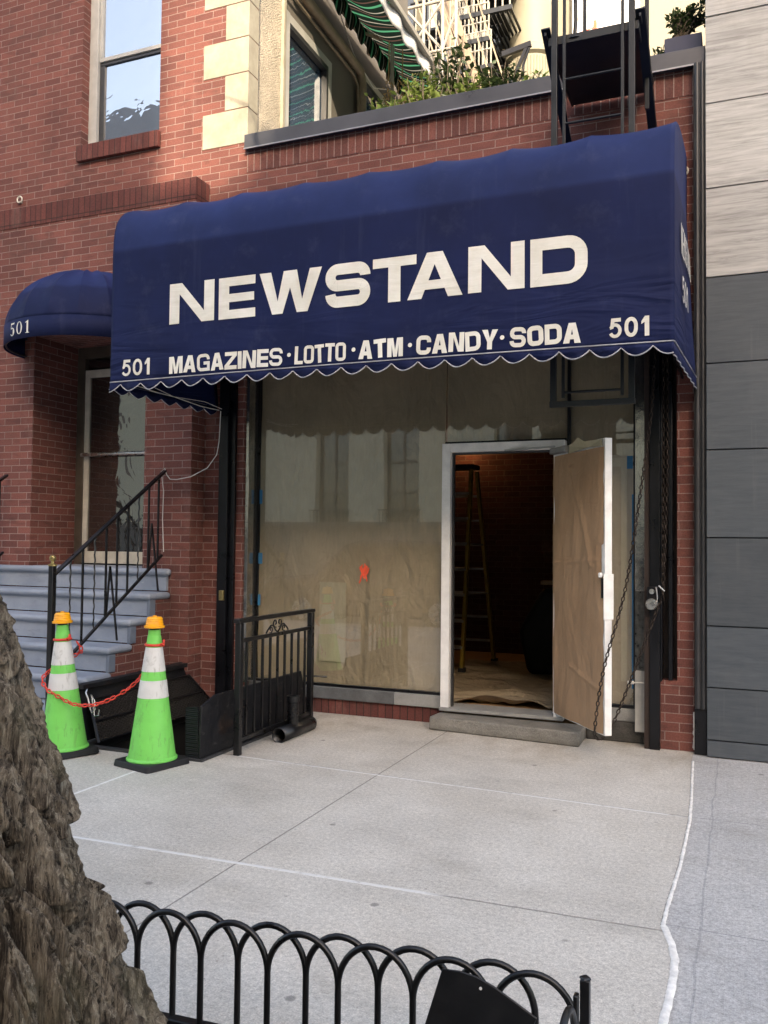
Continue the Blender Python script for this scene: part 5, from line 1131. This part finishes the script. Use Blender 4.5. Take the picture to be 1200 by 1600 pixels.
b = MB(); b.box(-1.80, -1.66, 12.15, 12.5, 8, 18); b.build('pilaster', 'grey_frame', CB)
b = MB(); b.box(-2.62, -2.56, 12.1, 12.2, 12.35, 12.95); b.tube([(-2.95, 12.12, 12.75), (-2.6, 12.12, 12.8)], 0.012, 6); b.build('lamp_arm', 'orange_spray', CB)
BF = thing('balcony_stair', 'pale steel fire stair with dark slatted landings on the cream building', 'fire escape', (-5, 11, 10))
for z, x0, x1 in ((12.72, -5.35, -4.10), (12.15, -5.25, -4.55), (11.55, -5.2, -4.5)):
    b = MB()
    for i in range(14): b.bar((x0+(x1-x0)*i/13, 10.6, z), (x0+(x1-x0)*i/13, 12.3, z), 0.05, 0.03)
    b.box(x0-0.05, x1+0.05, 10.55, 10.62, z-0.08, z+0.02); b.build('landing', 'fire_escape_paint', BF)
    b = MB()
    for i in range(9): b.tube([(x0+(x1-x0)*i/8, 10.58, z), (x0+(x1-x0)*i/8, 10.58, z+0.75)], 0.018, 5)
    for k in (0.35, 0.75): b.tube([(x0, 10.58, z+k), (x1, 10.58, z+k)], 0.024, 6)
    b.build('guard_rail', 'white_steel', BF)
b = MB(); b.bar((-5.95, 10.7, 14.4), (-4.55, 10.5, 10.6), 0.10, 0.20); b.bar((-6.1, 11.3, 14.2), (-4.8, 11.1, 10.6), 0.08, 0.16); b.bar((-5.6, 10.7, 13.2), (-5.0, 10.5, 10.2), 0.10, 0.18); b.build('stringer', 'tan_pipe', BF)
b = MB()
for x in (-5.0, -4.75, -5.35): b.tube([(x, 10.9, 9.5), (x, 10.9, 15.0)], 0.045, 8)
b.build('upright', 'white_steel', BF, smooth=50)
b = MB()
for k in range(4):
    for i in range(8): b.tube([(-6.6+0.28*i, 11.6, 10.4+0.95*k), (-6.6+0.28*i, 11.6, 11.1+0.95*k)], 0.022, 5)
    b.tube([(-6.7, 11.6, 11.1+0.95*k), (-4.5, 11.6, 11.1+0.95*k)], 0.03, 6); b.box(-6.7, -4.5, 11.55, 12.4, 10.34+0.95*k, 10.40+0.95*k)
b.build('rear_landing', 'fire_escape_paint', BF)
b = MB()
for i in range(6): b.bar((-6.2+0.25*i, 10.2, 13.6), (-5.0+0.25*i, 10.2, 9.8), 0.03, 0.03)
b.build('stair_bars', 'tan_pipe', BF)
b = MB()
for i in range(12): b.bar((-5.35+0.11*i, 10.3, 13.75), (-5.35+0.11*i, 10.3, 14.6), 0.03, 0.03)
for i in range(9): b.tube([(-5.7+0.13*i, 10.9, 13.9-0.42*i), (-5.7+0.13*i, 10.9, 13.1-0.42*i)], 0.018, 5)
b.bar((-5.75, 10.9, 13.95), (-4.6, 10.9, 10.2), 0.05, 0.05); b.bar((-5.75, 10.9, 13.15), (-4.75, 10.9, 9.9), 0.06, 0.14)
b.box(-5.4, -4.0, 10.25, 12.3, 13.68, 13.74)
b.build('upper_flight', 'fire_escape_paint', BF)
TL = thing('white_trellis', 'white metal trellis frame with crossed bars beyond the striped awning', 'trellis', (-4.3, 6, 8))
b = MB()
X0, X1, Y_ = -4.66, -3.80, 6.0
for x in (X0, X1, -4.02, -4.34): b.tube([(x, Y_, 7.5), (x, Y_, 10.9)], 0.028, 8)
for z in (9.30, 10.10): b.tube([(X0, Y_, z), (X1, Y_, z)], 0.025, 8)
b.tube([(X0, Y_, 10.1), (-4.02, Y_, 9.3)], 0.022, 6); b.tube([(X0, Y_, 9.3), (-4.02, Y_, 10.1)], 0.022, 6); b.tube([(-4.02, Y_, 9.3), (X1, Y_, 9.9)], 0.022, 6)
for i in range(7): b.tube([(X0+0.12*i, Y_+0.5, 7.5), (X0+0.12*i, Y_+0.5, 10.9)], 0.012, 5)
b.build('bars', 'white_steel', TL)
b = MB(); b.bar((-3.05, 6.0, 9.02), (-2.60, 6.0, 9.10), 0.06, 0.08); b.bar((-2.66, 6.0, 9.08), (-2.90, 6.0, 8.55), 0.05, 0.05); b.tube([(-2.63, 6.0, 9.05), (-2.72, 6.0, 8.8), (-2.74, 6.0, 8.4)], 0.02, 6)
tag(b.build('sign_bracket', 'column_black'), 'dark steel bracket jutting out in front of the round cream column', 'bracket')

# ------------------------------------------------------------------ inside the shop
LD = thing('step_ladder', 'tall yellow fibreglass step ladder standing inside the dark shop', 'ladder', (-2.4, 2.3, 0.142))
A0, A1 = Vector((-2.38, 1.96, 0.145)), Vector((-2.40, 2.33, 2.32)); B0, B1 = Vector((-2.92, 1.96, 0.145)), Vector((-2.74, 2.33, 2.32))
C0, C1 = Vector((-2.27, 2.85, 0.145)), Vector((-2.38, 2.47, 2.30)); D0, D1 = Vector((-2.98, 2.85, 0.145)), Vector((-2.76, 2.47, 2.30))
for p, q in ((A0, A1), (B0, B1), (C0, C1), (D0, D1)):
    b = MB(); b.bar(p, q, 0.035, 0.07); lg = b.build('leg', 'yellow_fibreglass', LD, bevel=0.004)
    b = MB(); b.box(p.x-0.03, p.x+0.03, p.y-0.05, p.y+0.05, 0.143, 0.21); b.build('foot', 'rubber', lg)
for i in range(7):
    k = (i+1)/8; b = MB(); b.bar(A0.lerp(A1, k), B0.lerp(B1, k), 0.09, 0.03); b.build('step', 'aluminium', LD)
    b = MB(); b.bar(C0.lerp(C1, k), D0.lerp(D1, k), 0.03, 0.025); b.build('rear_bar', 'aluminium', LD)
    if i in (2, 4): b = MB(); b.bar(A0.lerp(A1, k), C0.lerp(C1, k), 0.018, 0.014); b.build('spreader', 'aluminium', LD)
b = MB(); b.box(-2.78, -2.36, 2.27, 2.53, 2.32, 2.37); b.build('top_cap', 'rubber', LD, bevel=0.008)
b = MB()
def dcl(u_, v_):
    x = -2.6+1.62*u_; y = 0.34+2.6*v_
    fold = abs(mnoise.noise((x*1.3+3, y*4.5, 2)))*0.10+abs(mnoise.noise((x*3.5, y*9, 5)))*0.05
    return (x, y, 0.146+fold*(0.7+0.9*math.exp(-v_*6)))
b.grid(dcl, 70, 110); tag(b.build('drop_cloth', 'drop_cloth', smooth=80), 'crumpled cream drop cloth spread over the shop floor inside the doorway', 'drop cloth')
b = MB(); b.prism([(-1.75, 0.15), (-1.85, 0.6), (-1.6, 1.05), (-0.5, 1.08), (-0.4, 0.15)], lambda a, c_, d: (a, d, c_), 2.2, 3.3); tag(b.build('covered_crate', 'dark_cloth', bevel=0.06), 'large dark covered heap inside the shop right of the ladder', 'heap')
b = MB(); b.box(-1.62, -0.7, 2.25, 2.40, 1.085, 1.125); b.box(-1.5, -0.7, 2.45, 2.6, 1.085, 1.12); tag(b.build('wood_plank', 'wood', bevel=0.004), 'short pale planks lying on the dark heap inside the shop', 'plank')
WL = thing('work_lamp', 'small warm work lamp hung by the inner brick wall of the shop', 'lamp', (-2.92, 3.72, 2.86))
t = NT('lamp_glow'); t.set((1, 0.6, 0.25), 0.4, **{'Emission Color': (1.0, 0.50, 0.16, 1), 'Emission Strength': 12}); M['lamp_glow'] = t.m
b = MB(); b.sphere((-2.92, 3.72, 2.86), 0.04); b.build('bulb', 'lamp_glow', WL, smooth=60)
b = MB(); b.lathe([(0.03, 0), (0.035, 0.08), (0.012, 0.1), (0.012, 0.30)], (-2.92, 3.72, 2.90), 14); b.build('socket', 'rubber', WL, smooth=50)
pl = bpy.data.lights.new('bulb_light', 'POINT'); pl.energy = 1.6; pl.color = (1.0, 0.52, 0.2); pl.shadow_soft_size = 0.05
po = bpy.data.objects.new('bulb_light', pl); COL.objects.link(po); po.parent = WL; po.location = (0, -0.06, -0.03)

# ------------------------------------------------------------------ street tree in the foreground
TR = thing('street_tree', 'thick rough barked street tree trunk in the near left corner', 'tree', (-1.45, -5.35, 0))
def axis(z):                                           # the trunk leans towards the houses' left
    q = min(z, 1.7); return Vector((-0.860-0.545*q-0.22*max(0.0, z-1.7), -5.43+0.02*q, z))
def trad(z): return 0.305 + 0.15*math.exp(-max(z, -0.1)/0.20) - 0.018*max(0, z-1.0)
def bark_d(ca, sa, z):
    # long interlacing ridges with narrow deep furrows, broken across into plates
    wv_ = mnoise.noise_vector(Vector((ca*3.1, sa*3.1, z*2.6)))*0.75; fine = mnoise.noise_vector(Vector((ca*11, sa*11, z*9)))*0.16
    q = Vector((ca*5.6, sa*5.6, z*1.25))+wv_*0.7+fine*0.9
    (d0, d1, d2, d3), pts_ = mnoise.voronoi(q); e = min(1.0, max(0.0, (d1-d0-0.075))/0.15); pl_ = e*(2-e)
    lift = 0.5+0.5*mnoise.noise(pts_[0]*3.1)
    q2 = Vector((ca*12+9, sa*12, z*4.5))+fine*3.0
    (h0, h1, h2, h3), _p = mnoise.voronoi(q2); e2 = min(1.0, max(0.0, h1-h0-0.03)/0.20); e2 = e2*(2-e2)
    st_ = mnoise.noise(Vector((ca*40, sa*40, z*8))); f4 = mnoise.noise(Vector((ca*46, sa*46, z*38))); f5 = mnoise.noise(Vector((ca*105, sa*105, z*95)))
    return 0.085*pl_*(0.6+0.5*lift) + 0.026*e2*(0.15+0.85*pl_) + 0.030*min(0.6, d1-d0) + 0.006*st_ + 0.008*f4 + 0.006*f5 - 0.085
def trunk(z, a, det=True):
    c_ = axis(z); ca, sa = math.cos(a), math.sin(a)
    r_ = trad(z)*(1+0.05*math.sin(3*a+1.0+z*0.6)+0.03*math.sin(5*a-z) + 0.10*math.exp(-max(z, 0)/0.25)*math.sin(4*a+0.8))
    d = bark_d(ca, sa, z)
    return (c_.x+(r_+d)*ca, c_.y+(r_+d)*sa, z)
def amap(u_):                                          # finer columns on the street and shop side
    return R(-140)+R(210)*u_/0.78 if u_ < 0.78 else R(70)+R(150)*(u_-0.78)/0.22
b = MB(); b.grid(lambda u_, v_: trunk(-0.08+1.53*v_, amap(u_)), 640, 520); tr_ = b.build('trunk', 'bark', TR, smooth=180)
b = MB(); b.grid(lambda u_, v_: trunk(1.45+2.05*v_, 2*math.pi*u_), 180, 130); b.build('upper_trunk', 'bark', tr_, smooth=180)
b = MB(); rq = random.Random(5)
def limb(p, d, L, r_, depth):
    pts = [p]; q = p; 
    for i in range(5): d = (d+Vector((rq.uniform(-.22, .22), rq.uniform(-.22, .22), rq.uniform(-.05, .2)))).normalized(); q = q+d*L/5; pts.append(q)
    b.tube(pts, [r_*(1-0.55*i/5) for i in range(6)], 8 if depth else 5)
    if depth < 3:
        for k in range(3): limb(pts[rq.choice((3, 4, 5))], (d+Vector((rq.uniform(-.9, .9), rq.uniform(-.9, .9), rq.uniform(-.1, .6)))).normalized(), L*0.62, r_*0.45, depth+1)
top = axis(3.45)
for a in (0.3, 2.2, 4.4): limb(top-Vector((0, 0, 0.25)), Vector((math.cos(a)*0.6, math.sin(a)*0.6, 1)), 2.4, 0.17, 0)
b.build('crown', 'bark_twig', TR, smooth=70)

# ------------------------------------------------------------------ low hooped fence round the tree pit
TG = thing('tree_guard', 'low black iron fence of overlapping hoops around the tree pit', 'fence', (-1, -4.6, 0))
def hoop_run(p0, p1, step, name):
    p0 = Vector(p0); p1 = Vector(p1); L = (p1-p0).length; d = (p1-p0)/L; nrm = Vector((-d.y, d.x, 0)); n = int(round(L/step))-1; H = 0.407; rr = step
    for i in range(n):
        c_ = p0+d*(i*step+step); off = nrm*(0.0125 if i % 2 else -0.0125); pts = [c_-d*rr+off+Vector((0, 0, 0.07))]
        for k in range(0, 19):
            a = math.pi-math.pi*k/18; pts.append(c_+d*rr*math.cos(a)+off+Vector((0, 0, H-rr*1.15+rr*1.15*math.sin(a))))
        pts.append(c_+d*rr+off+Vector((0, 0, 0.07))); b = MB(); b.tube(pts, 0.0094, 8); b.build('hoop', 'black_paint', TG, smooth=60)
    b = MB(); q0 = p0-d*0.02; b.bar(q0+Vector((0, 0, 0.075)), p1+Vector((0, 0, 0.075)), 0.035, 0.05); b.build('bottom_rail', 'black_paint', TG, bevel=0.004)
hoop_run((-1.99, -4.665, 0), (-0.062, -4.55, 0), 0.1072, 'front')
hoop_run((-0.045, -4.62, 0), (-0.06, -6.6, 0), 0.1072, 'side')
for x, y in ((-0.044, -4.55), (-2.0, -4.665)):
    b = MB(); b.box(x-0.012, x+0.012, y-0.012, y+0.012, 0, 0.41); b.lathe([(0.016, 0.41), (0.016, 0.414), (0.012, 0.417)], (x, y, 0), 4); b.build('post', 'black_paint', TG, bevel=0.003)
b = MB(); b.box(-0.062, -0.050, -4.625, -4.60, 0.05, 0.40); b.build('strap', 'black_paint', TG, bevel=0.003)
# bent steel plate lying on the fence
b = MB(); poly = [(-0.455, 0.165), (-0.387, 0.417), (-0.340, 0.420), (-0.295, 0.415), (-0.250, 0.401), (-0.200, 0.379), (-0.141, 0.352), (-0.190, 0.190)]
b.prism(poly, lambda a, c_, d: (a, -4.655-0.20*(0.42-c_)+d, c_), -0.003, 0.003)
tag(b.build('metal_plate', 'black_paint', bevel=0.0015), 'tilted black steel plate with curved top hung on the low hoop fence', 'plate')
b = MB(); b.lathe([(0.004, 0.0), (0.004, 0.001), (1e-6, 0.0012)], (0, 0, 0), 10); b.v = [(x-0.283, -4.665-z, y+0.392) for x, y, z in b.v]
b.build('rivet', 'white_wire', bpy.data.objects['metal_plate'])

# ------------------------------------------------------------------ across the street (mirrored in the shop window, and shading the facade)
OB = thing('opposite_building', 'pale stone building with tall windows across the street, seen mirrored in the shop window', 'building', (8, -24, 0))
b = MB(); b.box(-26, 30, -34, -24.4, 0, 14.5); b.build('core', 'tower_brick', OB)
b = MB(); b.box(-26, 30, -24.4, -23.8, 0, 2.1); b.box(-26, 30, -24.4, -23.7, 2.1, 2.3); b.build('base_course', 'opposite_base', OB)
x = -25.6; k = 0; wins = []
b = MB()
while x < 29:
    pw = 1.5 if k % 2 else 2.9; b.box(x, x+pw, -24.4, -23.9, 2.3, 14.5); wins.append((x+pw, x+pw+1.45)); x += pw+1.45; k += 1
b.build('stone_pier', 'opposite_stone', OB)
for i, (xa, xb) in enumerate(wins):
    if not -19 < xa < 12: continue
    b = MB(); b.box(xa, xb, -24.35, -24.3, 2.3, 14.5); wd_ = b.build('window', 'far_glass', OB)
    b = MB(); b.box(xa+0.68, xa+0.76, -24.3, -24.25, 2.3, 14.5); [b.box(xa, xb, -24.3, -24.24, z, z+0.12) for z in (3.4, 4.6, 6.5, 8.5, 10.5, 12.5)]; b.build('mullions', 'charcoal_metal', wd_)
    b = MB(); [b.tube([(xa-0.1+0.15*j, -23.7, 2.3), (xa-0.1+0.15*j, -23.7, 2.75)], 0.015, 4) for j in range(12)]; b.box(xa-0.15, xb+0.15, -23.72, -23.68, 2.75, 2.79); b.build('balconet', 'charcoal_metal', OB)
b = MB(); b.box(-60, 9.45, -40, -34, 0, 27); b.box(9.45, 11.1, -40, -34, 0, 21.95); b.box(11.1, 70, -40, -34, 0, 22.9)  # added, unseen blocks; the gap lets sun reach only the upper left wall
tag(b.build('sun_blocker', 'tower_brick'), 'added brick blocks out of view across the street, gapped to shape the sunlight', 'building')
def car(name, label, x0, y, mat_, suv):
    o = thing(name, label, 'car', (x0, y, -0.14), 'cars parked along the near kerb'); L, W = 4.7, 1.84
    h = 1.70 if suv else 1.44; pf2 = [(0, .35), (0.02, .75), (0.10, .92), (1.15, 1.02), (1.75, h-.10), (2.1, h), (3.7, h-.02), (4.35, h-.35 if suv else 1.05), (4.62, 1.0 if suv else .98), (4.7, .7), (4.68, .35), (4.2, .22), (0.4, .22)]
    if not suv: pf2[6] = (3.2, h-.03)
    b = MB(); b.prism(pf2, lambda a, c_, d: (x0+a, y+d*(1 if c_ < 1.05 else 0.86), c_-0.14), -W/2, W/2); body = b.build('body', mat_, o, bevel=0.06)
    for s_ in (-1, 1):
        b = MB(); g_ = [(1.38, 1.06), (1.86, h-.14), (3.55 if suv else 3.1, h-.12), (4.15 if suv else 3.9, 1.08)]; b.prism(g_, lambda a, c_, d: (x0+a, y+d, c_-0.14), s_*(W/2*0.862), s_*(W/2*0.862+0.012)); b.build('side_window', 'far_glass', body)
        for wx in (0.9, 3.75):
            b = MB(); b.lathe([(0.22, -0.1), (0.33, -0.1), (0.34, -0.05), (0.34, 0.05), (0.33, 0.1), (0.22, 0.1)], n=24); b.v = [(x0+wx+p[0], y+s_*(W/2-0.08)+p[2], p[1]+0.20) for p in b.v]; wh_ = b.build('tyre', 'rubber', o, smooth=40)
            b = MB(); b.lathe([(1e-6, 0.0), (0.2, 0.02), (0.22, -0.02)], n=20); b.v = [(x0+wx+p[0], y+s_*(W/2+0.02+p[2]*0.5), p[1]+0.20) for p in b.v]; b.build('rim', 'silver', wh_, smooth=40)
    b = MB(); [b.box(x0+4.64, x0+4.72, y+s_*0.72-0.12, y+s_*0.72+0.12, 0.68, 0.86) for s_ in (-1, 1)]; b.build('tail_light', 'red_plastic', o)
    return o
car('parked_car', 'silver sport utility car parked at the kerb behind the viewer, mirrored in the shop glass', -8.6, -9.1, 'car_silver', True)
car('parked_car', 'dark low saloon car parked at the kerb ahead of the silver one', -2.9, -9.1, 'car_dark', False)
